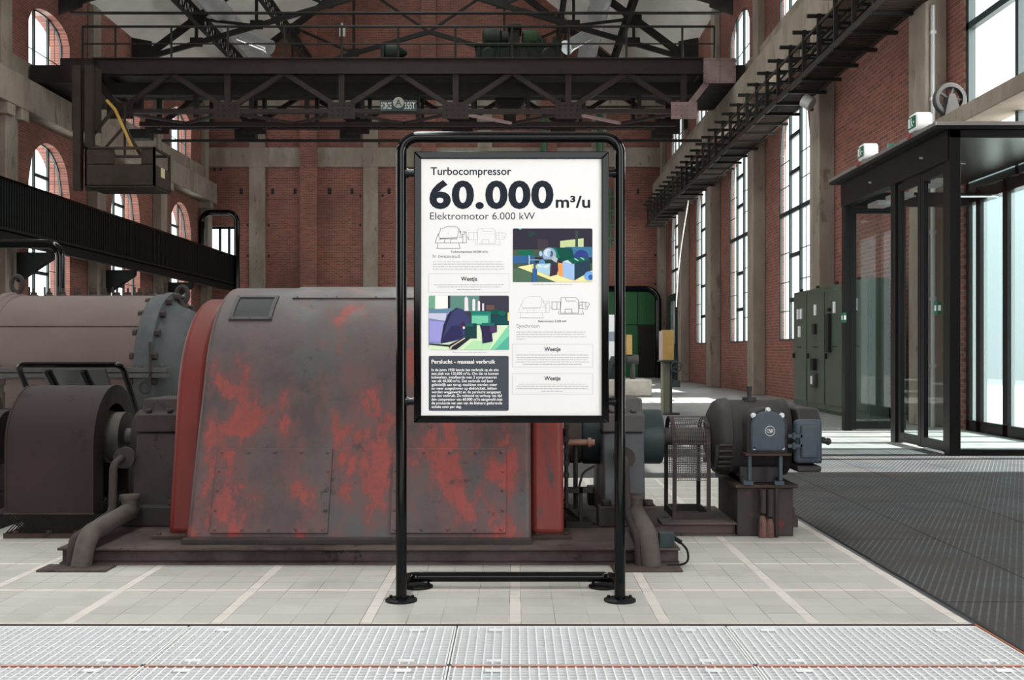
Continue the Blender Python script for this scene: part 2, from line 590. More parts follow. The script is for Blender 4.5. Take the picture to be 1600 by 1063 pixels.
def axis_pat(s, off):
    u = Mth(nt, 'DIVIDE', Mth(nt, 'ADD', s, off), PER)
    k = Mth(nt, 'FLOOR', u)
    fr = Mth(nt, 'MULTIPLY', Mth(nt, 'FRACT', u), PER)
    strip = Mth(nt, 'LESS_THAN', fr, STRIP)
    q = Mth(nt, 'DIVIDE', Mth(nt, 'SUBTRACT', fr, STRIP), cell)
    qi = Mth(nt, 'FLOOR', q)
    qf = Mth(nt, 'FRACT', q)
    e = Mth(nt, 'MULTIPLY', Mth(nt, 'MINIMUM', qf, Mth(nt, 'SUBTRACT', 1.0, qf)), cell)
    # on the strip itself the joint lies at its edge
    es = Mth(nt, 'MINIMUM', fr, Mth(nt, 'ABSOLUTE', Mth(nt, 'SUBTRACT', STRIP, fr)))
    joint = Mth(nt, 'LESS_THAN', Mth(nt, 'ADD', Mth(nt, 'MULTIPLY', strip, es), Mth(nt, 'MULTIPLY', Mth(nt, 'SUBTRACT', 1.0, strip), e)), 0.0016)
    ident = Mth(nt, 'ADD', Mth(nt, 'MULTIPLY', k, 7.0), qi)
    return strip, joint, ident


sx, jx, ix = axis_pat(sp.outputs['X'], STRIP / 2 + 100 * PER)
sy, jy, iy = axis_pat(sp.outputs['Y'], STRIP / 2 - 4.41 + 100 * PER)
strip = Mth(nt, 'MAXIMUM', sx, sy)
wn = nt.nodes.new('ShaderNodeTexWhiteNoise')
cb = nt.nodes.new('ShaderNodeCombineXYZ')
nt.links.new(ix, cb.inputs[0]); nt.links.new(iy, cb.inputs[1])
nt.links.new(cb.outputs[0], wn.inputs['Vector'])
o_ = t.outputs['Object']
base = mixc(nt, wn.outputs['Value'], (0.40, 0.388, 0.365, 1), (0.455, 0.44, 0.415, 1))
base = mixc(nt, rng(nt, noise(nt, o_, 1.6, 6, 0.65), 0.45, 0.75, 0, 0.6), base, (0.31, 0.29, 0.265, 1))
pale = mixc(nt, rng(nt, noise(nt, o_, 5, 4, 0.6), 0.4, 0.7), (0.60, 0.55, 0.515, 1), (0.54, 0.49, 0.455, 1))
col = mixc(nt, strip, base, pale)
jn = Mth(nt, 'MAXIMUM', jx, jy)
jn = Mth(nt, 'MULTIPLY', jn, rng(nt, noise(nt, o_, 2.2, 3, 0.6), 0.38, 0.62, 0.12, 1.0))
col = mixc(nt, jn, col, (0.12, 0.10, 0.085, 1))
nt.links.new(col, b.inputs['Base Color'])
b.inputs['Roughness'].default_value = 0.55
b.inputs['Specular IOR Level'].default_value = 0.4
bump(nt, b, Mth(nt, 'SUBTRACT', 1.0, jn), 0.25, 0.002)

# dark ribbed floor plates, the ribs running askew
m_plate, nt, b = newmat('ribbed_floor_plate')
v = ocoord(nt, (1, 1, 1), (0, 0, math.radians(25.7)))
sp = nt.nodes.new('ShaderNodeSeparateXYZ')
nt.links.new(v, sp.inputs[0])
r1 = Mth(nt, 'PINGPONG', Mth(nt, 'DIVIDE', sp.outputs['X'], 0.034), 0.5)
r2 = Mth(nt, 'PINGPONG', Mth(nt, 'DIVIDE', sp.outputs['Y'], 0.034), 0.5)
rib = Mth(nt, 'LESS_THAN', r1, 0.13)
crs = Mth(nt, 'LESS_THAN', r2, 0.10)
v0 = ocoord(nt)
sp0 = nt.nodes.new('ShaderNodeSeparateXYZ')
nt.links.new(v0, sp0.inputs[0])
sm1 = Mth(nt, 'LESS_THAN', Mth(nt, 'ABSOLUTE', Mth(nt, 'SUBTRACT', Mth(nt, 'MODULO', Mth(nt, 'ADD', sp0.outputs['X'], 18.355), 0.82), 0.41)), 0.006)
sm2 = Mth(nt, 'LESS_THAN', Mth(nt, 'ABSOLUTE', Mth(nt, 'SUBTRACT', Mth(nt, 'MODULO', Mth(nt, 'ADD', sp0.outputs['Y'], 4.0), 1.6), 0.8)), 0.006)
st_ = noise(nt, v0, 1.1, 6, 0.7)
col = mixc(nt, rng(nt, st_, 0.4, 0.65), (0.034, 0.035, 0.040, 1), (0.054, 0.046, 0.043, 1))
col = mixc(nt, Mth(nt, 'MULTIPLY', crs, 0.45), col, (0.085, 0.08, 0.08, 1))
col = mixc(nt, Mth(nt, 'MULTIPLY', rib, rng(nt, noise(nt, v0, 2.0, 5, 0.7), 0.35, 0.6, 0.15, 0.75)), col, (0.115, 0.12, 0.12, 1))
col = mixc(nt, Mth(nt, 'MAXIMUM', sm1, sm2), col, (0.012, 0.01, 0.01, 1))
nt.links.new(col, b.inputs['Base Color'])
nt.links.new(rng(nt, st_, 0.3, 0.7, 0.6, 0.85), b.inputs['Roughness'])
b.inputs['Specular IOR Level'].default_value = 0.15
bump(nt, b, Mth(nt, 'MAXIMUM', rib, Mth(nt, 'MULTIPLY', crs, 0.6)), 0.4, 0.004)

m_floor = worn('floor_concrete', (0.19, 0.19, 0.19, 1), (0.26, 0.255, 0.245, 1), 0.6, (0.35, 0.6), c3=(0.15, 0.145, 0.14, 1), bmp=0.03)

# poster inks
INK = (0.014, 0.018, 0.028, 1)
m_paper = plain('poster_paper', (0.74, 0.735, 0.73, 1), 0.45, 0, 0.1)
m_ink = plain('dark_ink', INK, 0.5, 0, 0.08)
m_ink_grey = plain('grey_ink', (0.05, 0.045, 0.05, 1), 0.5, 0, 0.08)
m_ink_pale = plain('pale_ink', (0.22, 0.21, 0.22, 1), 0.5, 0, 0.08)
m_ink_faint = plain('faint_ink', (0.42, 0.41, 0.42, 1), 0.5, 0, 0.08)
m_ink_white = plain('white_ink', (0.80, 0.80, 0.80, 1), 0.5)
m_panel_ink = plain('dark_panel_ink', (0.055, 0.062, 0.078, 1), 0.4, 0, 0.1)
_inks = {}


def ink(r, g, b_):
    k = (r, g, b_)
    if k not in _inks:
        _inks[k] = plain('print_%d_%d_%d' % k, srgb(r, g, b_), 0.45, 0, 0.08)
    return _inks[k]


# ------------------------------------------------------------------ setting: walls, roof, floor
REV = 0.13
BEAM_Z = 8.0


def arch(u, w_, zs, zt):
    q = max(0.0, 1 - (2 * u / w_) ** 2)
    return zs + (zt - zs) * math.sqrt(q)


def band(mb, P, a0, a1, z0, z1, openings, N=14, depth=REV):
    """one storey of a wall in (along, height) with arched or square openings; P maps (a, z, d) to a point, d runs outwards"""
    def quad(p, q, r_, s):
        mb.add([p, q, r_, s], [(0, 1, 2, 3)])
    cur = a0
    for (c, w_, s0, zs, zt) in sorted(openings):
        l, r_ = c - w_ / 2, c + w_ / 2
        quad(P(cur, z0, 0), P(l, z0, 0), P(l, z1, 0), P(cur, z1, 0))
        if s0 > z0 + 1e-6:
            quad(P(l, z0, 0), P(r_, z0, 0), P(r_, s0, 0), P(l, s0, 0))
        quad(P(l, s0, 0), P(r_, s0, 0), P(r_, s0, depth), P(l, s0, depth))
        za, zb = (zs, zs) if zt > zs else (zt, zt)
        quad(P(l, s0, 0), P(l, za, 0), P(l, za, depth), P(l, s0, depth))
        quad(P(r_, s0, 0), P(r_, zb, 0), P(r_, zb, depth), P(r_, s0, depth))
        n = N if zt > zs else 1
        for i in range(n):
            u0, u1 = -w_ / 2 + w_ * i / n, -w_ / 2 + w_ * (i + 1) / n
            if zt > zs:
                ha, hb = arch(u0, w_, zs, zt), arch(u1, w_, zs, zt)
            else:
                ha = hb = zs
            quad(P(c + u0, ha, 0), P(c + u1, hb, 0), P(c + u1, z1, 0), P(c + u0, z1, 0))
            quad(P(c + u0, ha, 0), P(c + u1, hb, 0), P(c + u1, hb, depth), P(c + u0, ha, depth))
        cur = r_
    quad(P(cur, z0, 0), P(a1, z0, 0), P(a1, z1, 0), P(cur, z1, 0))


LOW = lambda yc: (yc, 2.7, 1.4, 5.9, 7.15)
UPP = lambda yc: (yc, 2.7, 9.1, 10.35, 10.95)
GLZ = (12.6, 5.4, 0.0, 7.1, 7.1)
EAVE = 12.2
PR = lambda a, z, d: (XR + d, a, z)
PL = lambda a, z, d: (XL - d, a, z)
PBk = lambda a, z, d: (a, YB + d, z)
PRr = lambda a, z, d: (a, YF - d, z)

mb = MB()
band(mb, PR, YF, YB, 0, BEAM_Z, [(-1.5, 6.8, 0.0, 7.1, 7.1), GLZ] + [LOW(y) for y in BAYS[2:]])
band(mb, PR, YF, YB, BEAM_Z, EAVE, [UPP(y) for y in BAYS[1:]])
struct(mb.build('wall_right', m_brick_side, smooth=0), 'red brick side wall on the right with tall arched windows', 'wall')
mb = MB()
band(mb, PL, YF, YB, 0, BEAM_Z, [LOW(y) for y in [6.65] + BAYS], depth=.6)
band(mb, PL, YF, YB, BEAM_Z, EAVE, [UPP(y) for y in [6.65] + BAYS], depth=.6)
struct(mb.build('wall_left', m_brick_side, smooth=0), 'red brick side wall on the left behind the balcony', 'wall')
SL = 0.80
APEX = EAVE + (XC - XL) * SL
mb = MB()
band(mb, PBk, XL, XR, 0, EAVE, [(-12.9, 1.7, 4.0, 6.6, 6.6)], depth=0.6)
mb.add([(XL, YB, EAVE), (XR, YB, EAVE), (XC, YB, APEX)], [(0, 1, 2)])
# putlog holes left by scaffolding
for px, py, w_, h_ in [(338, 299, 5, 9), (377, 299, 5, 9), (426, 299, 5, 9), (461, 299, 5, 9), (515, 299, 6, 10), (550, 299, 5, 9), (608, 299, 5, 9),
                       (394, 223, 3, 3), (413, 223, 3, 3), (571, 223, 3, 3), (592, 223, 3, 3), (390, 305, 2, 3), (419, 306, 2, 3),
                       (325, 292, 3, 4), (335, 265, 4, 4), (345, 265, 4, 4), (420, 352, 3, 4), (420, 400, 3, 4), (387, 352, 3, 4), (387, 400, 3, 4),
                       (563, 306, 3, 4), (598, 306, 3, 4), (563, 352, 3, 4), (598, 400, 3, 4), (997, 299, 4, 8), (1024, 351, 3, 4), (1024, 399, 3, 4), (1024, 444, 3, 4)]:
    s_ = YB / F
    X_, Z_ = (px - HX) * s_, EYE - (py - HY) * s_
    mb.box(X_ - w_ * s_ / 2, X_ + w_ * s_ / 2, YB - 0.004, YB + 0.05, Z_ - h_ * s_ / 2, Z_ + h_ * s_ / 2, 1)
struct(mb.build('wall_back', [m_brick_back, m_void], smooth=0), 'red brick gable wall at the far end of the hall', 'wall')
mb = MB()
band(mb, PRr, XL, XR, 0, EAVE, [(-1.0, 13.0, 2.2, 10.2, 10.2)])
mb.add([(XL, YF, EAVE), (XR, YF, EAVE), (XC, YF, APEX)], [(0, 1, 2)])
struct(mb.build('wall_rear', m_brick_back, smooth=0), 'red brick gable wall at the near end of the hall', 'wall')

# roof slopes, with a glazed ridge
mb = MB()
RG = 1.25
for sg in (-1, 1):
    xe = XC + sg * (XC - XL + 0.5)
    xr_ = XC + sg * RG
    ze, zr = EAVE - 0.5 * SL, APEX - RG * SL
    mb.add([(xe, YF - .5, ze), (xe, YB + .5, ze), (xr_, YB + .5, zr), (xr_, YF - .5, zr),
            (xe, YF - .5, ze + .25), (xe, YB + .5, ze + .25), (xr_, YB + .5, zr + .25), (xr_, YF - .5, zr + .25)],
           [(0, 1, 2, 3), (4, 7, 6, 5), (0, 4, 5, 1), (2, 6, 7, 3), (1, 5, 6, 2), (0, 3, 7, 4)])
struct(mb.build('ceiling', m_plaster, smooth=0), 'pale plastered underside of the pitched roof', 'ceiling')
mb = MB()
zr = APEX - RG * SL
mb.box(XC - RG - .1, XC + RG + .1, YF, YB, zr + .26, zr + .27, 0)
for k in range(24):
    yy = YF + 1 + k * 2.4
    mb.box(XC - RG, XC + RG, yy - .03, yy + .03, zr + .16, zr + .26, 1)
for k in range(7):  # fins added to keep direct sun off the left wall
    xx = XC - RG + .06 + k * (2 * RG - .12) / 6
    mb.box(xx - .01, xx + .01, YF, YB, zr - .20, zr + .25, 2)
struct(mb.build('window_20', [m_glass, m_frame, m_white], smooth=0), 'glazed strip along the roof ridge with added white sun-blocking fins', 'window')

# floor
GX0, GX1 = -3.3, 1.91          # grating pit
GY0, GY1 = 2.75, TY0
mb = MB()


def fq(x0, x1, y0, y1, z=0.0, mi=0):
    mb.add([(x0, y0, z), (x1, y0, z), (x1, y1, z), (x0, y1, z)], [(0, 1, 2, 3)], mi)


PLY = 12.3
fq(XL - .5, XR + .4, PLY, YB + .6)
fq(XL - .5, XR + .4, YF - .5, 2.0)
fq(XL - .5, GX0, 2.0, GY1)
fq(GX0, GX1, 2.0, GY0)
struct(mb.build('floor', m_floor, smooth=0), 'grey concrete floor of the hall', 'floor')
mb = MB()
fq(XL - .5, GX1, GY1 + .012, 9.5)
struct(mb.build('floor_tiling', m_tile, smooth=0), 'pale tiled floor with lighter strips around the big motor', 'floor')
mb = MB()
fq(GX1 + .035, XR + .4, 2.0, PLY)
fq(XL - .5, GX1 + .035, 9.5, PLY)
struct(mb.build('floor_plates', m_plate, smooth=0), 'dark ribbed steel floor plates beside the tiled floor', 'floor')
mb = MB()
mb.add([(GX0, GY0, -.05), (GX1, GY0, -.05), (GX1, GY1, -.05), (GX0, GY1, -.05)], [(0, 1, 2, 3)])
mb.add([(GX0, GY1 + .012, 0), (GX1, GY1 + .012, 0), (GX1, GY1 + .012, -.06), (GX0, GY1 + .012, -.06)], [(0, 1, 2, 3)])
struct(mb.build('floor_pit', m_pit, smooth=0), 'pale shallow pit floor under the foreground gratings', 'floor')
mb = MB()
mb.box(GX0, GX1, GY1, GY1 + .012, -.05, .004)
struct(mb.build('trim_1', m_rust, smooth=0), 'rusty steel edge between the tiles and the foreground gratings', 'edge strip')
mb = MB()
mb.box(GX1 + .012, GX1 + .035, 2.0, 9.5, -.05, .006)
mb.box(GX1, GX1 + .012, 2.0, GY1 + .02, -.05, .003, 1)
struct(mb.build('trim_2', [m_black_matt, m_copper], smooth=0), 'black steel edge between the tiles and the ribbed plates', 'edge strip')
mb = MB()
mb.box(XR + .46, XR + 40, -20, 70, -.3, -.02)
struct(mb.build('ground', m_pave, smooth=0), 'pale paving outside the entrance', 'ground')
mb = MB()  # block added outside to dim what shows through the door panes
mb.box(20, 24, 36, 58, -.1, 9.0)
struct(mb.build('added_building', plain('outside_render', (.15, .20, .22, 1), .9), smooth=0), 'added building block dimming the view through the entrance doors', 'building')

# concrete pillars, crane beams and bands
ORD = ['', 'first', 'second', 'third', 'fourth', 'fifth', 'sixth', 'seventh', 'eighth']


def pillar(xw, sg, yc, label):
    """sg: +1 when the room lies on the +X side of this wall"""
    mb = MB()
    a, b_ = sorted((xw, xw + sg * 0.33))
    mb.box(a, b_, yc - .34, yc + .34, 0, 7.55)
    a, b_ = sorted((xw, xw + sg * 0.20))
    mb.box(a, b_, yc - .30, yc + .30, 8.42, EAVE - .1)
    struct(mb.build('pillar', m_conc, bevel=0.02), label, 'pillar')


for i, yc in enumerate([45.65, 39.75, 33.75, 27.75, 21.8, 16.23]):
    pillar(XR, -1, yc, 'raw concrete pillar on the right wall, %s from the far gable' % ORD[i + 1])
for i, yc in enumerate([45.6, 39.65, 33.65, 27.65]):
    pillar(XL, 1, yc, 'raw concrete pillar on the left wall, %s from the far gable' % ORD[i + 1])
for nm, xw, sg, lb in (('right', XR, -1, 'long concrete crane beam along the right wall'), ('left', XL, 1, 'long concrete crane beam along the left wall')):
    mb = MB()
    a, b_ = sorted((xw, xw + sg * .52))
    mb.box(a, b_, YF, YB, 7.55, 8.42)
    a, b_ = sorted((xw, xw + sg * .14))
    mb.box(a, b_, YF, YB, 8.42, 9.08)
    for yc in BAYS:
        for q in (-1, 1):
            a, b_ = sorted((xw + sg * .0, xw + sg * .50))
            mb.box(a, b_, yc + q * 2.62 - .22, yc + q * 2.62 + .22, 7.25, 7.55)
    a, b_ = sorted((xw + sg * .28, xw + sg * .36))
    mb.box(a, b_, YF, YB, 8.42, 8.50, 1)
    struct(mb.build('beam_' + nm, [m_conc, m_crane_dark], bevel=0.015), lb, 'beam')

s46 = YB / F
mb = MB()
for x0, x1 in [(390, 415), (568, 591), (746, 769), (924, 947)]:
    mb.box((x0 - HX) * s46, (x1 - HX) * s46, YB - .12, YB, 0, 14.6 if x0 in (746,) else 12.0)
mb.box(XL, XR, YB - .14, YB, 9.15, 10.0)
mb.box(XL, XR, YB - .14, YB, 11.65, 12.15)
struct(mb.build('trim_3', m_conc, bevel=0.015), 'concrete posts and bands let into the gable wall', 'band')
mb = MB()
for x0, x1 in [(471, 497), (659, 682), (845, 870)]:
    mb.box((x0 - HX) * s46, (x1 - HX) * s46, YB - .32, YB - .0, 0, 17.0)
struct(mb.build('trim_4', m_brick_back, smooth=0), 'brick pilasters rising up the gable wall', 'pilaster')

# ------------------------------------------------------------------ windows
_wn = [0]


def arched_window(P, opening, style, label):
    c, w_, s0, zs, zt = opening
    _wn[0] += 1
    D0, D1 = (.02, .075) if P is PR else (.24, .30)
    mb = MB()

    def mbar(a0, z0_, a1, z1_, t=.055):
        p, q = Vector(P(a0, z0_, (D0 + D1) / 2)), Vector(P(a1, z1_, (D0 + D1) / 2))
        nrm = Vector(P(0, 0, 1)) - Vector(P(0, 0, 0))
        mb.bar(p, q, .06 if t > .03 else .015, t, up=(q - p).normalized().cross(nrm))
    l, r_ = c - w_ / 2, c + w_ / 2
    rim = [(l, s0), (l, zs)] + [(c - w_ / 2 + w_ * i / 16, arch(-w_ / 2 + w_ * i / 16, w_, zs, zt)) for i in range(1, 16)] + [(r_, zs), (r_, s0)]
    for (a, z_), (a2, z2) in zip(rim, rim[1:] + rim[:1]):
        mbar(a, z_, a2, z2, .07)
    m1, m2 = c - w_ * .17, c + w_ * .17
    if style == 'tall':
        for m_ in (m1, m2):
            mbar(m_, s0, m_, arch(m_ - c, w_, zs, zt), .085)
        mbar(l, 4.45, r_, 4.45, .11)
        for z_ in (2.35, 3.4, 5.35, 6.2):
            mbar(m1, z_, m2, z_, .10)
        # slim glazing bars of the outer lights
        for z_ in (2.1, 2.8, 3.5, 5.1, 5.7):
            mbar(l, z_, m1, z_, .022)
            mbar(m2, z_, r_, z_, .022)
        for a in ((l + m1) / 2, (r_ + m2) / 2):
            mbar(a, s0, a, arch(a - c, w_, zs, zt), .02)
    else:
        for m_ in (m1, m2):
            mbar(m_, s0, m_, arch(m_ - c, w_, zs, zt), .09)
        mbar(l, 9.75, r_, 9.75, .025)
        for a in ((l + m1) / 2, (r_ + m2) / 2):
            mbar(a, s0, a, arch(a - c, w_, zs, zt), .02)
    o = mb.build('window_%d' % _wn[0], m_frame, smooth=0)
    struct(o, label, 'window')
    g = MB()
    n = 16
    for i in range(n):
        u0, u1 = -w_ / 2 + w_ * i / n, -w_ / 2 + w_ * (i + 1) / n
        g.add([P(c + u0, s0, D1 - .03), P(c + u1, s0, D1 - .03), P(c + u1, arch(u1, w_, zs, zt), D1 - .03), P(c + u0, arch(u0, w_, zs, zt), D1 - .03)], [(0, 1, 2, 3)])
    bmg = g.build('pane', m_glass, o, smooth=0)
    return o


for i, yc in enumerate(reversed(BAYS[2:])):
    arched_window(PR, LOW(yc), 'tall', 'tall arched steel window low on the right wall, %s from the far gable' % ORD[i + 1])
for i, yc in enumerate(reversed(BAYS[1:])):
    arched_window(PR, UPP(yc), 'short', 'small arched window above the crane beam on the right wall, %s from the far gable' % ORD[i + 1])
for i, yc in enumerate(reversed(BAYS[1:])):
    arched_window(PL, LOW(yc), 'tall', 'tall arched steel window behind the left balcony, %s from the far gable' % ORD[i + 1])
for i, yc in enumerate(reversed(BAYS[1:])):
    arched_window(PL, UPP(yc), 'short', 'small arched window above the crane beam on the left wall, %s from the far gable' % ORD[i + 1])

# the big square glazing over the entrance
mb = MB()
gx = XR + .08
y0, y1 = 9.9, 15.3
for yy in (y0 + .05, 10.9, 12.35, 13.75, y1 - .05):
    mb.box(gx - .05, gx + .05, yy - .045, yy + .045, 3.45, 7.1)
for zz in (3.5, 5.83, 7.05):
    mb.box(gx - .05, gx + .05, y0, y1, zz - .05, zz + .05)
o = mb.build('window_21', m_frame, smooth=0)
struct(o, 'large square glazing above the entrance on the right wall', 'window')
g = MB()
g.add([(gx + .01, y0, 3.5), (gx + .01, y1, 3.5), (gx + .01, y1, 7.05), (gx + .01, y0, 7.05)], [(0, 1, 2, 3)])
g.build('pane', m_glass, o, smooth=0)
mb = MB()
mb.box(6.1, XR + .12, 9.9, 15.42, 4.27, 4.50)
struct(mb.build('trim_5', m_conc, bevel=.01), 'dirty concrete ledge across the large glazing over the entrance', 'ledge')

# entrance doors in the right wall, frosted panes
mb = MB()
for yy in (9.95, 11.2, 12.4, 13.25, 14.08, 14.9, 15.26):
    mb.box(gx - .05, gx + .05, yy - .07, yy + .07, 0, 3.45)
for zz in (.07, 3.35):
    mb.box(gx - .05, gx + .05, y0, y1, zz - .08, zz + .08)
o = mb.build('door_1', m_alu, smooth=0)
struct(o, 'black framed frosted glass entrance doors in the right wall', 'door')
g = MB()
g.add([(gx, y0, .1), (gx, y1, .1), (gx, y1, 3.3), (gx, y0, 3.3)], [(0, 1, 2, 3)])
g.build('frosted_pane', m_frost, o, smooth=0)

# opening at the balcony's far end
mb = MB()
for xx in (-13.72, -12.95, -12.55, -12.08):
    mb.box(xx - .05, xx + .05, YB + .3, YB + .4, 4.0, 6.6)
for zz in (4.05, 4.75, 6.55):
    mb.box(-13.75, -12.05, YB + .3, YB + .4, zz - .05, zz + .05)
o = mb.build('window_22', m_frame, smooth=0)
struct(o, 'small bright window in the gable wall at the far end of the balcony', 'window')
g = MB()
g.add([(-13.75, YB + .35, 4), (-12.05, YB + .35, 4), (-12.05, YB + .35, 6.6), (-13.75, YB + .35, 6.6)], [(0, 1, 2, 3)])
g.build('pane', m_glass, o, smooth=0)

# green doorway in the gable
mb = MB()
gx0, gx1 = 2.6, 6.05
mb.box(gx0, gx1, YB - .18, YB - .01, 0, 3.72)
o = mb.build('door_2', m_door_green, smooth=0)
struct(o, 'green boarded doorway under the gable wall', 'door')
mb = MB()
mb.box(5.32, 6.0, YB - .26, YB - .185, 0, 2.25)
mb.build('door_leaf', m_void, o)
mb = MB()
mb.box(4.6, 4.63, YB - .2, YB - .18, 0, 3.72)
mb.box(5.3, 5.33, YB - .2, YB - .18, 2.2, 3.72)
mb.box(gx0, gx1, YB - .2, YB - .18, 2.27, 2.30)
mb.build('panel_joint', m_void, o)
t_ = MB()
t_.tube(fillet([(2.35, YB - 1.0, 0), (2.35, YB - 1.0, 3.8), (6.1, YB - 1.0, 3.8), (6.1, YB - 1.0, 0)], .55, 8), .13, 12)
tag(t_.build('tube_portal', m_black), 'black tubular portal framing the green doorway', 'portal')
t_ = MB()
t_.tube(fillet([(-13.34, YB - 1.05, 4.05), (-13.34, YB - 1.05, 7.05), (-11.85, YB - 1.05, 7.05), (-11.85, YB - 1.05, 3.2)], .4, 8), .12, 12)
tag(t_.build('tube_portal', m_black), 'black tubular portal standing at the far end of the balcony', 'portal')
t_ = MB()
t_.tube(fillet([(-9.2, 13, 0), (-9.2, 13, 2.46), (-5.6, 13, 2.46), (-5.6, 13, 0)], .16, 8), .056, 14)
o = t_.build('tube_portal', m_black)
tag(o, 'black tubular portal standing under the balcony behind the pale compressor casing', 'portal')

for px, z0, z1, lb in ((850, 6.0, 11.5, 'green pipe on the gable wall behind the middle of the sign top'), (937, 6.0, 11.5, 'green pipe on the gable wall behind the right half of the sign top'), (953.5, 5.6, 8.2, 'short green pipe on the gable wall seen between sign frame and post')):
    gp_ = MB()
    xx = (px - HX) * 45.7 / F
    gp_.cyl((xx, 45.7, z0), (xx, 45.7, z1), .15 if px < 950 else .07, 12)
    for k in range(4):
        zz = z0 + .4 + (z1 - z0 - .8) * k / 3
        gp_.box(xx - .19, xx + .19, 45.6, 45.9, zz - .05, zz + .05)
    tag(gp_.build('green_pipe', m_pipe_green), lb, 'pipe', 'green pipes on the gable wall')
jb_ = MB()
jb_.box(-7.65, -7.40, YB - .12, YB, 14.85, 15.25)
jb_.box(-7.56, -7.49, YB - .16, YB - .02, 15.25, 15.4)
tag(jb_.build('junction_box', m_white), 'small white junction box high on the gable wall', 'box')
mb = MB()
mb.box(6.36, 6.48, 41.25, 42.2, 0, 3.45)
mb.box(6.36, 6.48, 43.2, 43.95, 0, 3.45)
mb.box(6.36, 6.48, 42.2, 43.2, 3.15, 3.45)
struct(mb.build('door_3', m_frame, smooth=0), 'dark steel side door under the farthest right window', 'door')

# ------------------------------------------------------------------ roof trusses, purlins and ducts


def roof_truss(Y, label):
    r = thing('roof_truss', label, 'truss', (XC, Y, 11.2), 'roof trusses')
    hx = 9.55
    zh, ztop, zmid = 11.35, 11.35 + 9.55 * .74, 11.35 + 9.55 * .29
    tc, bc, web, gp = MB(), MB(), MB(), MB()
    for sg in (-1, 1):
        hp = V(XC + sg * hx, Y, zh)
        tc.bar(hp, (XC, Y, ztop), .14, .24)
        bc.bar(hp, (XC, Y, zmid), .12, .17)
        for i, fx in enumerate((.2, .42, .68)):
            xx = XC + sg * hx * (1 - fx)
            zt_, zb_ = zh + hx * fx * .74, zh + hx * fx * .29
            web.bar((xx, Y, zb_), (xx, Y, zt_), .10, .10)
            f2 = (.42, .68, 1)[i]
            web.bar((xx, Y, zt_), (XC + sg * hx * (1 - f2), Y, zh + hx * f2 * .29), .09, .09)
            gp.box(xx - .28, xx + .28, Y - .025, Y + .025, zt_ - .26, zt_ + .14)
            gp.box(xx - .22, xx + .22, Y - .025, Y + .025, zb_ - .12, zb_ + .2)
        a = sg
        gp.prism([(XC + a * (hx + .35), zh - .35), (XC + a * (hx + .35), zh + .75), (XC + a * (hx - .35), zh + .62), (XC + a * (hx - .35), zh - .1)], 'xz', Y - .03, Y + .03)
    tc.build('top_chord', m_truss, r, smooth=0)
    bc.build('bottom_chord', m_truss, r, smooth=0)
    web.build('web_member', m_truss, r, smooth=0)
    gp.each('gusset_plate', m_truss, r, smooth=0)
    t_ = MB()
    t_.cyl((XC - hx, Y, zh - .28), (XC + hx, Y, zh - .28), .045, 8)
    t_.build('tie_rod', m_truss, r)


roof_truss(42.9, 'black steel roof truss closest to the gable wall')
roof_truss(36.9, 'black steel roof truss whose feet show just above the crane')
roof_truss(31.0, 'black steel roof truss whose tie rod crosses the top of the photo')


def purlin(x, z, y0, y1, label):
    r = thing('lattice_purlin', label, 'purlin', (x, (y0 + y1) / 2, z), 'lattice purlins under the roof')
    for dz, nm in ((0, 'bottom_chord'), (.5, 'top_chord')):
        m = MB()
        m.box(x - .07, x + .07, y0, y1, z + dz - .03, z + dz + .03)
        m.build(nm, m_truss, r, smooth=0)
    m = MB()
    n = int((y1 - y0) / .5)
    for i in range(n):
        ya, yb_ = y0 + i * .5, y0 + (i + .5) * .5
        m.bar((x, ya, z), (x, yb_, z + .5), .04, .03)
        m.bar((x, yb_, z + .5), (x, ya + .5, z), .04, .03)
    m.build('lacing', m_truss, r, smooth=0)


purlin(-11.0, 12.45, 31, 45.8, 'black lattice purlin under the left roof slope, the one lower down the slope')
purlin(-8.6, 13.0, 31, 45.8, 'black lattice purlin under the left roof slope, the one higher up the slope')
purlin(3.95, 12.6, 31, 45.8, 'black lattice purlin under the right roof slope, the one lower down the slope')
purlin(1.7, 13.2, 31, 45.8, 'black lattice purlin under the right roof slope, the one higher up the slope')


def duct(x, z, nx, ny, nz, yb_, label):
    r = thing('ventilation_duct', label, 'duct', (x, 38, z), 'zinc ventilation ducts')
    m = MB()
    m.cyl((x, 20, z), (x, 44.5, z), .37, 24)
    m.build('main_pipe', m_duct_matt, r)
    m = MB()
    for k in range(14):
        yy = 24 + k * 1.5
        m.tube([(x, yy - .02, z), (x, yy + .02, z)], .385, 24)
    m.build('seam_ring', m_duct, r)
    m = MB()
    p0, p1 = V(x, yb_, z - .1), V(nx, ny, nz)
    d = (p1 - p0).normalized()
    m.tube([p0, p1], .24, 20)
    m.tube([p1 - d * .06, p1], .27, 20)
    m.build('nozzle', m_duct, r)


duct(-10.35, 13.05, -8.95, 38.6, 12.25, 39.2, 'silver round duct with side nozzle under the left roof slope')
duct(2.90, 13.10, 1.85, 38.3, 12.15, 39.2, 'silver round duct with side nozzle under the right roof slope')

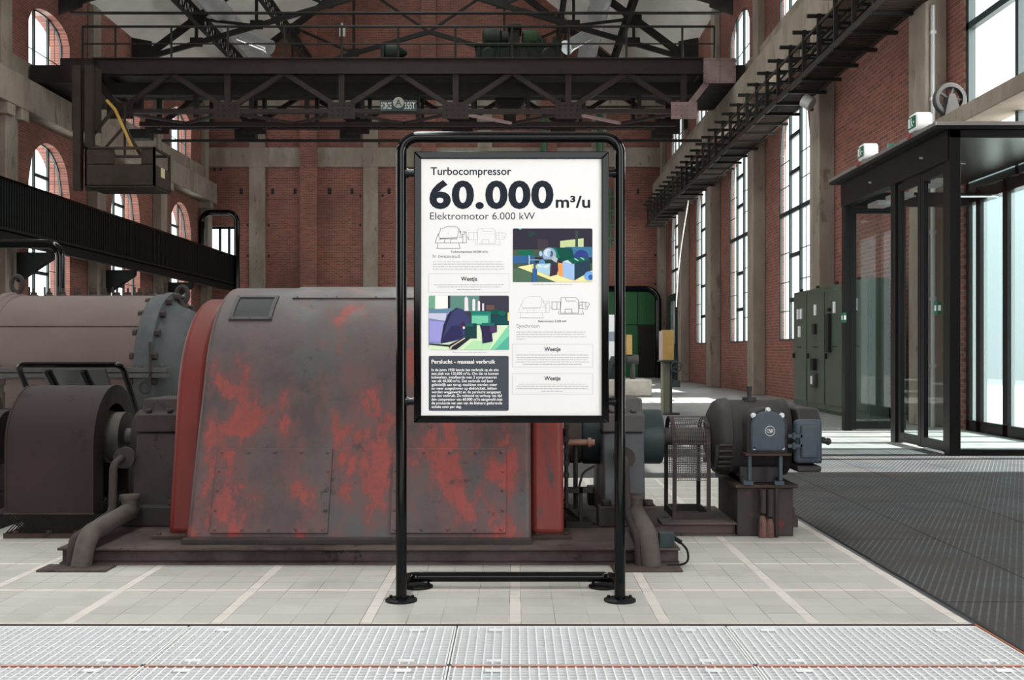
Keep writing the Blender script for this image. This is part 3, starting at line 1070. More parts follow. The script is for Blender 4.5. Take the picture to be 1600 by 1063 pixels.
# ------------------------------------------------------------------ balcony on the left
bal = thing('balcony', 'black balcony with slatted balustrade along the left wall', 'balcony', (-12.7, 33, 3.9))
BX = -12.0
m = MB()
yy = 21.0
while yy < 45.4:
    m.box(BX - .015, BX + .02, yy, yy + .075, 4.06, 5.16)
    yy += .13
m.box(BX - .05, BX - .03, 21, 45.4, 4.06, 5.16)
o = m.build('balustrade', m_black_matt, bal, smooth=0)
m = MB()
m.box(BX - .06, BX + .05, 21, 45.4, 5.16, 5.22)
m.build('handrail', m_black, bal, smooth=0)
m = MB()
m.box(XL + .55, BX - .02, 21, 45.4, 3.96, 4.05)
m.build('deck', m_black_matt, bal, smooth=0)
m = MB()
m.box(BX - .10, BX + .06, 21, 45.4, 3.98, 4.05)
m.box(BX - .06, BX - .02, 21, 45.4, 3.72, 3.98)
m.box(BX - .10, BX + .06, 21, 45.4, 3.70, 3.74)
m.build('edge_beam', m_black_matt, bal, smooth=0)
for yc in (27.65, 33.65, 39.65):
    m = MB()
    m.prism([(XL + .5, 2.95), (XL + .5, 3.72), (BX - .1, 3.72), (BX - .1, 3.55)], 'xz', yc - .12, yc + .12)
    m.build('bracket', m_black_matt, bal, smooth=0)

# ------------------------------------------------------------------ overhead crane
CY, CY2 = 29.0, 32.0
sc_ = CY / F


def cx(px):
    return (px - HX) * sc_


def cz(py):
    return EYE - (py - HY) * sc_


crane = thing('overhead_crane', 'dark brown riveted bridge crane spanning the hall', 'crane', (XC, 30.5, 8.5))
CXL, CXR = cx(148), cx(1100)
for nm, Y, zoff in (('front', CY, 0), ('rear', CY2, .2)):
    Zt0, Zt1, Zb = 8.73 + zoff, 9.17 + zoff, 7.72 + zoff
    m = MB()
    m.box(CXL, CXR, Y - .05, Y + .05, Zt0, Zt1)
    m.box(CXL, CXR, Y - .16, Y + .10, Zt1 - .03, Zt1)
    m.box(CXL, CXR, Y - .16, Y + .10, Zt0, Zt0 + .03)
    m.build('top_girder', m_crane, crane, smooth=0)
    nodes_b = [cx(px) for px in (190, 356, 534, 712, 888, 1068)]
    nodes_t = [cx(px) for px in (267, 445, 623, 800, 978)]
    m = MB()
    m.box(nodes_b[0], nodes_b[-1], Y - .10, Y + .10, Zb - .05, Zb + .06)
    m.build('bottom_chord', m_crane, crane, smooth=0)
    for i in range(5):
        for q in (0, 1):
            m = MB()
            m.bar((nodes_t[i], Y, Zt0 + .05), (nodes_b[i + q], Y, Zb + .05), .12, .13)
            m.build('diagonal', m_crane, crane, smooth=0)
    for i in range(1, 6):
        m = MB()
        m.box(nodes_b[i] - .08, nodes_b[i] + .08, Y - .06, Y + .06, Zb, Zt0)
        m.build('post', m_crane, crane, smooth=0)
    for i in range(6):
        m = MB()
        xb = nodes_b[i]
        m.box(xb - .36, xb + .36, Y - .12, Y - .10, Zb - .22, Zb + .24)
        for a in (-.24, -.08, .08, .24):
            for c_ in (-.12, .02, .15):
                m.dome((xb + a, Y - .12, Zb + c_), (0, -1, 0), .028, 6)
        m.build('gusset', m_crane_plate if (i == 5 and nm == 'front') else m_crane, crane, smooth=0)
    m = MB()
    m.bar((nodes_b[-1] + .1, Y, Zb + .1), (cx(1104), Y, 8.5), .14, .16)
    m.build('diagonal', m_crane_plate if nm == 'front' else m_crane, crane, smooth=0)
    m = MB()
    m.bar((nodes_b[0] - .1, Y, Zb + .1), (cx(150), Y, 8.6), .14, .16)
    m.build('diagonal', m_crane, crane, smooth=0)
# riveted end plates over the end trucks
for a, b_ in ((1098, 1148), (98, 150)):
    m = MB()
    x0, x1 = cx(a), cx(b_)
    m.box(x0, x1, CY - .16, CY - .12, 8.47, 9.15)
    m.box(x0, x1, CY - .12, CY2 + .2, 9.10, 9.15)
    m.box(x0, x1, CY2 + .16, CY2 + .2, 8.47, 9.15)
    for k in range(9):
        u = k / 8
        for z_ in (8.52, 9.10):
            m.dome((x0 + .04 + (x1 - x0 - .08) * u, CY - .16, z_), (0, -1, 0), .026, 6)
        for xx in (x0 + .04, (x0 + x1) / 2, x1 - .04):
            m.dome((xx, CY - .16, 8.52 + .58 * u), (0, -1, 0), .026, 6)
    m.build('end_plate', m_crane_plate if a > 500 else m_crane, crane, smooth=0)
for xa, xb in ((5.25, 6.30), (-13.28, -11.6)):
    m = MB()
    m.box(xa, xb, CY - .08, CY2 + .15, 8.50, 8.98)
    m.build('end_truck', m_crane_dark, crane, smooth=0)
# the two dark main girders with the rails
for Y, gz0 in ((29.75, 8.33), (31.3, 8.62)):
    m = MB()
    m.box(CXL, CXR + .1, Y - .16, Y + .16, gz0, gz0 + .34)
    m.build('main_girder', m_crane_dark, crane, smooth=0)
    for i in range(11):
        m = MB()
        xx = CXL + 1.0 + i * 1.56
        m.box(xx - .05, xx + .05, Y - .1, Y + .1, 7.72, gz0)
        m.build('hanger', m_crane_dark, crane, smooth=0)
m = MB()
m.box(CXL, CXR, CY + .1, CY2 - .1, 8.98, 9.02)
m.build('walkway', m_crane_dark, crane, smooth=0)
# horizontal bracing between the bottom chords
nb = [cx(px) for px in (190, 267, 356, 445, 534, 623, 712, 800, 888, 978, 1068)]
for i in range(10):
    ya, yb_ = (CY, CY + 1.4) if i % 2 == 0 else (CY + 1.4, CY)
    m = MB()
    m.bar((nb[i], ya, 7.70), (nb[i + 1], yb_, 7.70), .10, .07)
    m.build('brace', m_crane_plate if i in (6, 8) else m_crane, crane, smooth=0)
m = MB()
m.box(nb[0], nb[-1], CY + 1.36, CY + 1.48, 7.62, 7.74)
m.build('bracing_rail', m_crane, crane, smooth=0)
m = MB()
m.box(cx(190), cx(1130), CY2 + .3, CY2 + .38, 7.55, 7.63)
m.build('cable_rail', m_crane_dark, crane, smooth=0)
for px in (200, 365, 530, 690, 860, 1020):
    m = MB()
    m.box((px - HX) * .0194, (px + 32 - HX) * .0194, CY2 + .1, CY2 + .5, 7.62, 7.9)
    m.build('junction_box', m_crane_dark, crane, smooth=0)
# handrail on top
hr = MB()
xs = [cx(px) for px in (132, 183, 270, 358, 446, 535, 623, 712, 800, 888, 978, 1065, 1115)]
for z_, r_ in ((10.02, .035), (9.55, .022)):
    hr.cyl((xs[0], CY - .12, z_), (xs[-1], CY - .12, z_), r_, 8)
for xx in xs:
    hr.cyl((xx, CY - .12, 9.15), (xx, CY - .12, 10.02), .032, 8)
hr.build('handrail', m_truss, crane)
# name plate with the crane's lettering
plate_x0, plate_x1 = cx(595), cx(652)
m = MB()
m.box(plate_x0, plate_x1, CY - .18, CY - .14, 7.70, 8.0)
m.build('name_plate', m_teal_iron, crane, smooth=0)
m = MB()
m.cyl((cx(624), CY - .22, 7.92), (cx(624), CY - .14, 7.92), .15, 24)
m.build('emblem_disc', plain('dusty_white', (0.22, 0.21, 0.18, 1), .7), crane)

# cab hung under the left end
m = MB()
for px in (140, 158):
    m.box(cx(px), cx(px) + .2, 27.9, 28.1, 5.4, 8.7)
m.box(cx(136), cx(172), 28.0, 28.4, 7.0, 8.7)
m.bar((cx(195), 28.2, 7.6), (cx(140), 28.2, 6.4), .06, .08)
m.bar((cx(195), 28.0, 7.7), (cx(240), 28.0, 6.35), .06, .08)
m.bar((cx(212), 28.2, 7.7), (cx(212), 28.2, 6.3), .05, .05)
m.bar((cx(215), 28.0, 7.1), (cx(180), 28.0, 6.4), .05, .06)
m.build('cab_hanger', m_cab, crane, smooth=0)
kx0, kx1, ky0, ky1 = -11.2, -9.38, 27.5, 28.75
m = MB()
m.box(kx0, kx1, ky0, ky0 + .04, 5.45, 6.02)
m.box(kx0, kx0 + .75, ky0, ky0 + .04, 6.0, 6.42)
m.box(kx1 - .36, kx1, ky0, ky0 + .04, 6.0, 6.42)
m.box(kx0, kx1, ky1 - .04, ky1, 5.45, 6.05)
m.box(kx0, kx0 + .04, ky0, ky1, 5.45, 6.45)
m.box(kx1 - .04, kx1, ky0, ky1, 5.45, 6.0)
m.box(kx0, kx1, ky0, ky1, 5.42, 5.47)
for (a, b_) in ((ky0, ky0 + .06), (ky1 - .06, ky1)):
    m.box(kx0, kx1, a, b_, 6.40, 6.47)
    m.box(kx1 - .06, kx1, a, b_, 5.45, 6.45)
for xx in (kx0, kx1 - .06):
    m.box(xx, xx + .06, ky0, ky1, 6.40, 6.46)
m.box(kx0 + .75, kx1 - .36, ky0 + .01, ky0 + .03, 6.2, 6.24)
m.build('driver_cab', m_cab, crane, smooth=0)
m = MB()
m.box(kx1, kx1 + .01, 27.95, 28.25, 5.75, 6.0)
m.build('warning_label', plain('yellowed_label', (.5, .42, .26, 1), .6), crane, smooth=0)
m = MB()
m.tube(fillet([(cx(193), 27.8, 7.75), (cx(206), 27.8, 7.50), (cx(234), 27.8, 6.4)], .15, 4), .04, 8)
m.build('yellow_handrail', m_yellow, crane)

# machines that ride on the crane
tro = thing('hoist_trolley', 'dark green hoist trolley standing on top of the crane bridge', 'hoist', (cx(810), 30.4, 9.0))
m = MB()
tx0, tx1 = cx(742), cx(878)
m.box(tx0, tx1, 29.6, 31.5, 9.20, 9.58)
for k in range(9):
    xx = tx0 + .1 + k * (tx1 - tx0 - .2) / 8
    m.box(xx - .025, xx + .025, 29.56, 29.6, 9.20, 9.58)
m.box(tx0 - .03, tx1 + .03, 29.54, 31.54, 9.55, 9.62)
m.build('trolley_frame', m_green_dark, tro, bevel=.01)
for px in (762, 858):
    m = MB()
    m.lathe((cx(px), 29.45, 9.3), (0, 1, 0), [(0, .17), (.03, .21), (.1, .21), (.12, .17)], 20)
    m.lathe((cx(px), 29.42, 9.3), (0, 1, 0), [(0, .06), (.05, .06)], 12)
    m.build('wheel', m_green_dark, tro)
m = MB()
m.lathe((cx(752), 30.0, 9.83), (1, 0, 0), [(0, .12), (.05, .21), (.5, .21), (.55, .15), (.75, .15)], 18)
m.box(cx(752), cx(790), 29.85, 30.15, 9.6, 9.7)
m.build('hoist_motor', m_green_dark, tro)
m = MB()
m.box(cx(796), cx(812), 29.8, 30.4, 9.6, 10.06)
m.box(cx(793), cx(815), 29.7, 30.5, 9.98, 10.08)
m.build('gearbox', m_green_dark, tro, bevel=.02)
m = MB()
m.lathe((cx(816), 30.1, 9.82), (1, 0, 0), [(0, .1), (.03, .2), (.2, .23), (.42, .22), (.46, .1), (.55, .08)], 18)
m.build('rope_drum', m_green_moss, tro)
m = MB()
for px, h_ in ((822, .12), (838, .1), (848, .16), (865, .2), (872, .12)):
    m.box(cx(px), cx(px + 7), 29.7, 30.0, 9.6, 9.6 + h_)
m.build('control_box', m_green_dark, tro, bevel=.01)
tro.scale = (1, 1, 1.25)
dm = thing('travel_motor', 'small dark motor on the crane walkway behind the handrail', 'motor', (cx(612), 30, 9.17))
m = MB()
m.box(cx(596), cx(628), 29.4, 29.9, 9.17, 9.26)
m.build('bed', m_crane_dark, dm)
m = MB()
m.lathe((cx(597), 29.65, 9.43), (1, 0, 0), [(0, .1), (.04, .18), (.36, .19), (.42, .12), (.55, .08), (.62, .03)], 18)
m.box(cx(591), cx(597), 29.45, 29.85, 9.2, 9.56)
m.build('motor_body', m_green_dark, dm)
dm.scale = (1, 1, 1.35)
hk = thing('hook_block', 'black hook block hanging inside the crane bridge', 'hook', (cx(797), 30.4, 7.9))
m = MB()
m.lathe((cx(797), 30.2, 8.4), (0, 1, 0), [(0, .40), (.05, .44), (.5, .44), (.55, .40)], 24)
m.box(cx(780), cx(816), 30.15, 30.8, 8.38, 8.62)
m.build('pulley_housing', m_crane_dark, hk)
m = MB()
for px in (789, 801):
    m.box(cx(px), cx(px + 4), 30.4, 30.5, 7.6, 8.4)
m.box(cx(786), cx(806), 30.3, 30.6, 7.75, 8.0)
m.build('hook_shank', m_crane_dark, hk)

# ------------------------------------------------------------------ cable walkway on the right wall
wk = thing('cable_walkway', 'dark steel cable walkway bracketed along the right wall', 'walkway', (5.9, 30, 6.4))
WXo, WXi = 5.58, 6.15
for k in range(30):
    yy = 15.4 + k * 1.0
    m = MB()
    m.box(WXo - .035, WXo + .035, yy - .035, yy + .035, 6.40, 7.34)
    m.box(WXi - .025, WXi + .025, yy - .025, yy + .025, 6.42, 7.2)
    m.box(WXo - .05, XR - .2, yy - .035, yy + .035, 6.36, 6.42)
    m.cyl((WXo - .22, yy, 7.30), (WXo + .40, yy, 7.30), .04, 6)
    for z_ in (6.62, 6.86, 7.08):
        m.box(WXo + .0, WXi + .08, yy - .02, yy + .02, z_ - .02, z_ + .02)
        m.cyl((WXo + .3, yy - .05, z_ + .03), (WXo + .3, yy + .05, z_ + .03), .03, 6)
    m.build('bracket_frame', m_truss, wk, smooth=0)
m = MB()
for z_ in (7.12,):
    m.box(WXo - .02, WXo + .02, 15, 45, z_, z_ + .05)
m.box(WXo - .04, WXo + .0, 15, 45, 6.40, 6.52)
m.box(WXi - .0, WXi + .04, 15, 45, 6.40, 6.52)
m.build('side_rail', m_cab, wk, smooth=0)
m = MB()
yy = 15.0
while yy < 45:
    m.box(WXo, WXi, yy, yy + .03, 6.42, 6.45)
    yy += .11
m.build('deck_grating', m_cab, wk, smooth=0)
m = MB()
for i, (dx, z_) in enumerate(((.12, 6.66), (.2, 6.66), (.4, 6.66), (.16, 6.9), (.34, 6.9), (.46, 6.9), (.25, 7.12))):
    pts = [(WXo + dx + random.uniform(-.02, .02), 15 + j * 1.5, z_ + random.uniform(-.02, .02)) for j in range(21)]
    m.tube(pts, .022, 6)
m.build('cable_run', m_black_matt, wk)

lp = thing('wall_floodlight', 'silver can floodlight fixed to a pillar under the cable walkway', 'lamp', (6.05, 21.7, 5.85))
m = MB()
m.lathe((5.80, 21.3, 6.22), (.6, -.4, -.5), [(0, .08), (.02, .13), (.22, .14), (.24, .12)], 20)
m.build('lamp_housing', m_duct_matt, lp)
m = MB()
m.bar((6.05, 21.5, 6.05), (5.86, 21.3, 6.2), .05, .05)
m.build('bracket', m_black_matt, lp)

cd = MB()
cd.cyl((6.27, 15.85, 0), (6.27, 15.85, 6.33), .035, 10)
for k in range(6):
    cd.box(6.23, 6.31, 15.82, 15.885, .9 + k, .95 + k)
tag(cd.build('conduit', m_duct_matt), 'thin zinc conduit running up a concrete pillar by the entrance', 'pipe')
rp = MB()
pts = [(6.05 - .35 * math.sin(PI * .5 * i / 12), 36.9 + .5 * i / 12, 6.41 - 3.7 * i / 12) for i in range(13)]
rp.tube(pts, .022, 6)
tag(rp.build('rope', plain('pale_rope', (.5, .47, .42, 1), .8)), 'pale rope hanging down a far pillar on the right', 'rope')

# pulley by the large glazing
pw = thing('pulley_wheel', 'grey pulley wheel in a bracket beside the large glazing', 'pulley', (6.3, 15.3, 4.68))
m = MB()
m.lathe((6.21, 15.16, 4.74), (0, -1, 0), [(0, .17), (0, .22), (.03, .235), (.06, .20), (.09, .235), (.12, .22), (.12, .17)], 28, caps=False)
m.build('rim', m_iron_grey, pw)
m = MB()
m.lathe((6.21, 15.16, 4.74), (0, -1, 0), [(0, .05), (.14, .05)], 12)
for k in range(5):
    a = k * 2 * PI / 5
    m.bar((6.21, 15.10, 4.74), (6.21 + .18 * math.cos(a), 15.10, 4.74 + .18 * math.sin(a)), .03, .03)
m.build('spokes', m_iron_grey, pw)
m = MB()
m.prism([(6.11, 4.50), (6.35, 4.50), (6.25, 4.80), (6.17, 4.80)], 'xz', 15.0, 15.02)
m.prism([(6.11, 4.50), (6.35, 4.50), (6.25, 4.80), (6.17, 4.80)], 'xz', 15.18, 15.20)
m.each('bracket', m_iron_grey, pw)

# ------------------------------------------------------------------ green switchboard
cabs = [(21.6, 20.6), (20.58, 19.4), (19.38, 18.2), (18.18, 17.0)]
cab_lab = ['dark green switchboard cabinet at the far end of its row', 'dark green switchboard cabinet, second from the far end of its row',
           'dark green switchboard cabinet, third from the far end, seen through the open glass leaf', 'dark green switchboard cabinet at the near end of its row behind glass']
for (ya, yb_), lb in zip(cabs, cab_lab):
    r = thing('switch_cabinet', lb, 'cabinet', (6.0, (ya + yb_) / 2, 0), 'green switchboard cabinets')
    m = MB()
    m.box(5.70, 6.02, yb_, ya, .06, 2.33)
    m.box(5.74, 6.02, yb_, ya, 0, .06)
    m.build('body', m_cab_green, r, bevel=.008)
    m = MB()
    m.box(5.685, 5.70, yb_ + .04, ya - .04, .16, 2.24)
    m.build('door', m_cab_green, r, bevel=.004)
    w_ = ya - yb_
    ym = (ya + yb_) / 2
    m = MB()
    if w_ < 1.1:
        for y_ in (ym + .1, ym - .12):
            m.box(5.665, 5.685, y_ - .06, y_ + .06, 1.78, 1.98)
        m.box(5.665, 5.685, ym - .07, ym + .07, 1.42, 1.64)
    else:
        m.box(5.665, 5.685, ym - .06, ym + .06, 1.82, 2.02)
    m.each('label_plate', m_screen_white, r, smooth=0)
    ci = cabs.index((ya, yb_))
    m = MB()
    if ci == 1:
        m.box(5.63, 5.685, ym - .08, ym + .08, 1.46, 1.66)
        m.box(5.61, 5.685, ym - .08, ym + .12, .78, 1.0)
    if ci == 2:
        m.box(5.62, 5.685, ya - .40, ya - .20, 1.12, 1.82)
        m.box(5.64, 5.685, ya - .36, ya - .24, 1.86, 1.92)
    m.box(5.64, 5.685, ya - .14, ya - .10, 1.0, 1.10)
    m.box(5.70, 5.75, ym - .04, ym + .04, 2.33, 2.38)
    for q in range(3):
        m.cyl((5.67, ym - .1 + .1 * q, 1.22), (5.685, ym - .1 + .1 * q, 1.22), .012, 8)
    m.each('switch', m_void, r, bevel=.01)
    if ci == 1:
        m = MB()
        m.box(5.60, 5.685, ym - .14, ym + .10, .46, .72)
        m.build('meter_box', m_iron_grey, r, bevel=.02)
        m = MB()
        m.box(5.595, 5.60, ym - .08, ym + .03, .52, .67)
        m.build('meter_glass', m_screen_white, r, smooth=0)

# ------------------------------------------------------------------ glass vestibule
ves = thing('glass_vestibule', 'black framed glass vestibule in front of the entrance', 'vestibule', (5.6, 13.3, 0))
VX, VY0, VY1, VZ = 4.72, 11.5, 15.25, 3.42
m = MB()
m.box(VX, VX + .12, VY0 - .03, VY0 + .12, 0, VZ + .13)
m.build('corner_post', m_alu, ves, bevel=.004)
for y_ in (13.2, VY1 - .06):
    m = MB()
    m.box(VX, VX + .1, y_ - .08, y_ + .08, 0, VZ)
    m.build('post', m_alu, ves, bevel=.004)
m = MB()
m.box(VX - .02, VX + .12, VY0, VY1, 3.22, VZ + .13)
m.box(VX, XR, VY0 - .03, VY0 + .1, 3.46, VZ + .13)
m.box(VX, XR, VY1 - .1, VY1, 3.22, VZ)
m.build('head_beam', m_alu, ves, bevel=.004)
m = MB()
m.box(VX - .16, XR - .02, VY0 - .06, VY1 + .08, VZ + .13, VZ + .20)
m.build('roof', m_alu, ves, bevel=.004)
m = MB()
m.box(VX - .17, VX - .15, VY0 - .06, VY1 + .08, VZ + .17, VZ + .21)
m.box(VX - .16, XR - .02, VY0 - .07, VY0 - .06, VZ + .17, VZ + .21)
m.build('roof_edge', m_duct, ves, smooth=0)


def leaf(mbx, p, d, w_, z0, z1, t=.09, th=.05):
    """glazed leaf from p along unit d"""
    p, d = Vector(p), Vector(d)
    q = p + d * w_
    mbx.bar(p + V(0, 0, (z0 + z1) / 2) * 0 + d * (t / 2) + V(0, 0, z0), p + d * (t / 2) + V(0, 0, z1), t, th, up=d.cross(V(0, 0, 1)))
    mbx.bar(q - d * (t / 2) + V(0, 0, z0), q - d * (t / 2) + V(0, 0, z1), t, th, up=d.cross(V(0, 0, 1)))
    for z_ in (z0 + t * .7, z1 - t / 2):
        mbx.bar(p + d * t + V(0, 0, z_), q - d * t + V(0, 0, z_), th, t * 1.2 if z_ < 1 else t)


def pane(parent, p, d, w_, z0, z1, mat, name='pane'):
    p, d = Vector(p), Vector(d)
    q = p + d * w_
    g = MB()
    g.add([p + V(0, 0, z0), q + V(0, 0, z0), q + V(0, 0, z1), p + V(0, 0, z1)], [(0, 1, 2, 3)])
    return g.build(name, mat, parent, smooth=0)


for p, d, w_ in (((VX + .05, 12.36, 0), (0, 1, 0), .74), ((VX + .05, 11.62, 0), (0, 1, 0), .73), ((VX + .07, VY1 - .12, 0), (1, 0, 0), .80)):
    m = MB()
    leaf(m, p, d, w_, .02, 3.2)
    lf = m.build('door_leaf', m_alu, ves, smooth=0)
    pane(lf, Vector(p) + Vector(d) * .08, d, w_ - .16, .12, 3.12, m_glass_green)
m = MB()
m.box(VX + .12, XR, VY0 - .01, VY0 + .05, 0, .07)
m.build('bottom_rail', m_alu, ves, smooth=0)
m = MB()
for xx in (5.55, 6.2):
    m.box(xx - .001, xx + .001, VY0, VY0 + .02, .07, 3.3)
pane(ves, (VX + .12, VY0 + .02, 0), (1, 0, 0), XR - VX - .12, .07, 3.47, m_glass_green, 'front_pane')
m = MB()
for y_ in (14.3, 12.5, 13.6):
    m.box(VX + .12, VX + .34, y_ - .2, y_ + .2, 3.10, 3.16)
m.cyl((VX - .05, 13.95, 3.38), (VX + .5, 13.75, 3.16), .016, 8)
m.cyl((VX - .05, 12.2, 3.38), (VX + .4, 12.0, 3.28), .016, 8)
m.cyl((5.4, 13.0, 3.05), (5.95, 13.0, 3.05), .016, 8)
m.each('door_closer', m_duct, ves)
for y_, x_, z_ in ((15.1, VX - .015, 1.62), (11.75, VX - .015, 1.62)):
    m = MB()
    m.box(x_ - .03, x_ + .015, y_ - .05, y_ + .05, z_ - .07, z_ + .07)
    o = m.build('door_release', m_exit_green, ves, smooth=0)
    m = MB()
    m.box(x_ - .033, x_ - .03, y_ - .02, y_ + .02, z_ - .03, z_ + .03)
    m.box(x_ - .02, x_ + .01, y_ - .052, y_ - .05, z_ - .03, z_ + .03)
    m.build('button', m_white, o, smooth=0)


def exit_light(x, y, z, label):
    r = thing('exit_light', label, 'exit sign', (x, y, z), 'white exit lights on the vestibule roof')
    m = MB()
    prof = [(y - .13, z + .06), (y - .13, z + .20), (y - .10, z + .245), (y + .10, z + .245), (y + .13, z + .20), (y + .13, z + .06), (y + .10, z + .04), (y - .10, z + .04)]
    m.prism(prof, 'yz', x - .07, x + .12)
    m.cyl((x + .02, y, z), (x + .02, y, z + .05), .025, 10)
    m.build('housing', m_white, r, bevel=.03, seg=3)
    m = MB()
    m.box(x - .078, x - .07, y - .115, y + .115, z + .075, z + .21)
    o = m.build('green_face', m_exit_green, r, smooth=0)
    m = MB()
    xx = x - .0795
    # running figure and door
    m.box(xx - .001, xx, y + .04, y + .085, z + .09, z + .195)
    m.cyl((xx - .001, y + .0, z + .185), (xx, y + .0, z + .185), .014, 10)
    m.bar((xx, y + .005, z + .17), (xx, y - .01, z + .125), .002, .026)
    m.bar((xx, y - .01, z + .13), (xx, y + .02, z + .09), .002, .015)
    m.bar((xx, y - .01, z + .13), (xx, y - .05, z + .095), .002, .015)
    m.box(xx - .001, xx, y - .09, y - .06, z + .13, z + .15)
    m.build('pictogram', m_white, o, smooth=0)
    m = MB()
    m.cyl((x - .118, y - .03, z - .05), (x - .118, y - .03, z + .015), .02, 12)
    m.box(x - .118, x - .02, y - .04, y - .02, z + .003, z + .013)
    m.build('red_indicator', plain('red_plastic', (.25, .02, .02, 1), .4), r)


exit_light(VX - .085, 13.95, VZ + .205, 'white exit light on the far part of the vestibule roof edge')
exit_light(VX - .085, 12.15, VZ + .205, 'white exit light on the vestibule roof edge nearer its corner post')
es = MB()
es.box(4.80, 4.93, 13.6, 13.62, VZ + .20, VZ + .40)
es_o = es.build('exit_plate', m_exit_green, smooth=0)
tag(es_o, 'small flat green exit plate standing between the two white exit lights', 'exit sign')
m = MB()
ez = VZ + .30
m.bar((4.895, 13.598, ez + .06), (4.895, 13.598, ez - .05), .002, .014)
m.bar((4.895, 13.598, ez - .06), (4.875, 13.598, ez - .02), .002, .012)
m.bar((4.895, 13.598, ez - .06), (4.915, 13.598, ez - .02), .002, .012)
m.box(4.82, 4.852, 13.596, 13.599, ez - .06, ez + .06)
m.build('pictogram', m_white, es_o, smooth=0)

# ------------------------------------------------------------------ things out on the far floor
ps = thing('control_post', 'ochre box on an olive pillar stand with handwheel, out on the concrete floor', 'stand', (2.72, 19.0, 0))
s19 = 19.0 / F
m = MB()
m.cyl((2.72, 19, 0), (2.72, 19, .03), .24, 20)
m.build('foot_plate', m_iron_grey, ps)
m = MB()
m.box(2.63, 2.66, 18.9, 19.1, .03, .95)
m.box(2.78, 2.81, 18.9, 19.1, .03, .95, 1)
m.box(2.66, 2.78, 18.98, 19.02, .03, .95)
m.build('column', [m_olive, m_teal_iron], ps, smooth=0)
m = MB()
m.box(2.58, 2.9, 18.8, 19.2, .95, .975)
m.tube([(2.86 + .09 * math.cos(a * PI / 8), 18.75, .86 + .09 * math.sin(a * PI / 8)) for a in range(16)], .012, 6, closed=True)
m.bar((2.77, 18.75, .86), (2.95, 18.75, .86), .015, .015)
m.cyl((2.86, 18.75, .86), (2.80, 18.95, .80), .02, 8)
m.box(2.82, 2.94, 18.8, 18.95, .5, .62)
m.each('handwheel_part', m_teal_iron, ps)
m = MB()
m.box(2.64, 2.84, 18.88, 19.12, .975, 1.52)
m.build('ochre_box', m_ochre, ps, bevel=.008)
m = MB()
m.box(2.60, 2.64, 18.9, 19.1, .975, 1.5)
m.build('box_side', plain('pinkish_side', (.45, .36, .34, 1), .6), ps, bevel=.004)

pl = MB()
pl.box(2.3, 3.42, 26.4, 28.0, 0, .43)
tag(pl.build('concrete_plinth', m_conc_light, bevel=.04), 'low pale concrete plinth on the far floor', 'plinth')
sm = thing('small_machine', 'small dark machine with ochre box standing on the pale plinth', 'machine', (2.75, 27, .43))
m = MB()
m.box(2.35, 2.60, 26.8, 27.3, .43, .75)
m.lathe((2.4, 27, .85), (1, 0, 0), [(0, .05), (.05, .16), (.35, .16), (.42, .08)], 16)
for dx in (0, .12, .24):
    m.bar((2.36 + dx, 26.75, .45), (2.46 + dx, 26.75, .85), .03, .03)
m.build('engine', m_teal_iron, sm)
m = MB()
m.cyl((3.0, 27, .43), (3.0, 27, 1.0), .07, 12)
m.lathe((2.85, 27, .93), (1, 0, 0), [(0, .12), (.3, .12)], 14)
m.build('side_engine', m_iron_grey, sm)
m = MB()
m.box(2.84, 2.98, 26.9, 27.15, 1.05, 1.56)
m.build('ochre_box', m_ochre, sm, bevel=.006)
wb = thing('display_board', 'white display board standing behind the small dark machine', 'board', (3.6, 33, 0))
m = MB()
m.box(2.4, 3.2, 33, 33.05, .75, 2.28)
m.build('board', m_screen_white, wb, smooth=0)
m = MB()
m.box(2.4, 3.2, 32.995, 33.0, 1.45, 1.75)
m.build('grey_band', plain('board_grey', (.22, .25, .3, 1), .5), wb, smooth=0)
for xx in (2.5, 3.1):
    m = MB()
    m.box(xx - .03, xx + .03, 32.98, 33.08, 0, .75)
    m.build('leg', m_black_matt, wb, smooth=0)

# ------------------------------------------------------------------ main motor
AY, AZ = 6.8, 0.59          # shaft line
BT = 0.095                  # top of the bed


def profile(cz_, r, yb_, zb_, n=26):
    """front foot -> tangent -> arc over the crest -> back foot; (y, z) list"""
    dx, dz = yb_ - AY, zb_ - cz_
    d = math.hypot(dx, dz)
    base = math.atan2(dz, dx)
    off = math.acos(min(1, r / d))
    a0 = base - off          # tangent point angle on the front side
    ty, tz = AY + r * math.cos(a0), cz_ + r * math.sin(a0)
    if tz < zb_:
        a0 = base + off
    a0 = a0 % (2 * PI)
    pts = [(yb_, zb_)]
    a1 = PI - a0
    for i in range(n + 1):
        a = a0 + (a1 - a0) * i / n
        pts.append((AY + r * math.cos(a), cz_ + r * math.sin(a)))
    pts.append((2 * AY - yb_, zb_))
    return pts, a0


HPROF, HA = profile(.785, .76, 5.735, .105)
BPROF, BA = profile(.75, .725, 5.94, .105)


def front_y(z, prof=HPROF):
    for (y0_, z0_), (y1_, z1_) in zip(prof, prof[1:]):
        if z0_ <= z <= z1_:
            return y0_ + (y1_ - y0_) * (z - z0_) / (z1_ - z0_)
    return AY


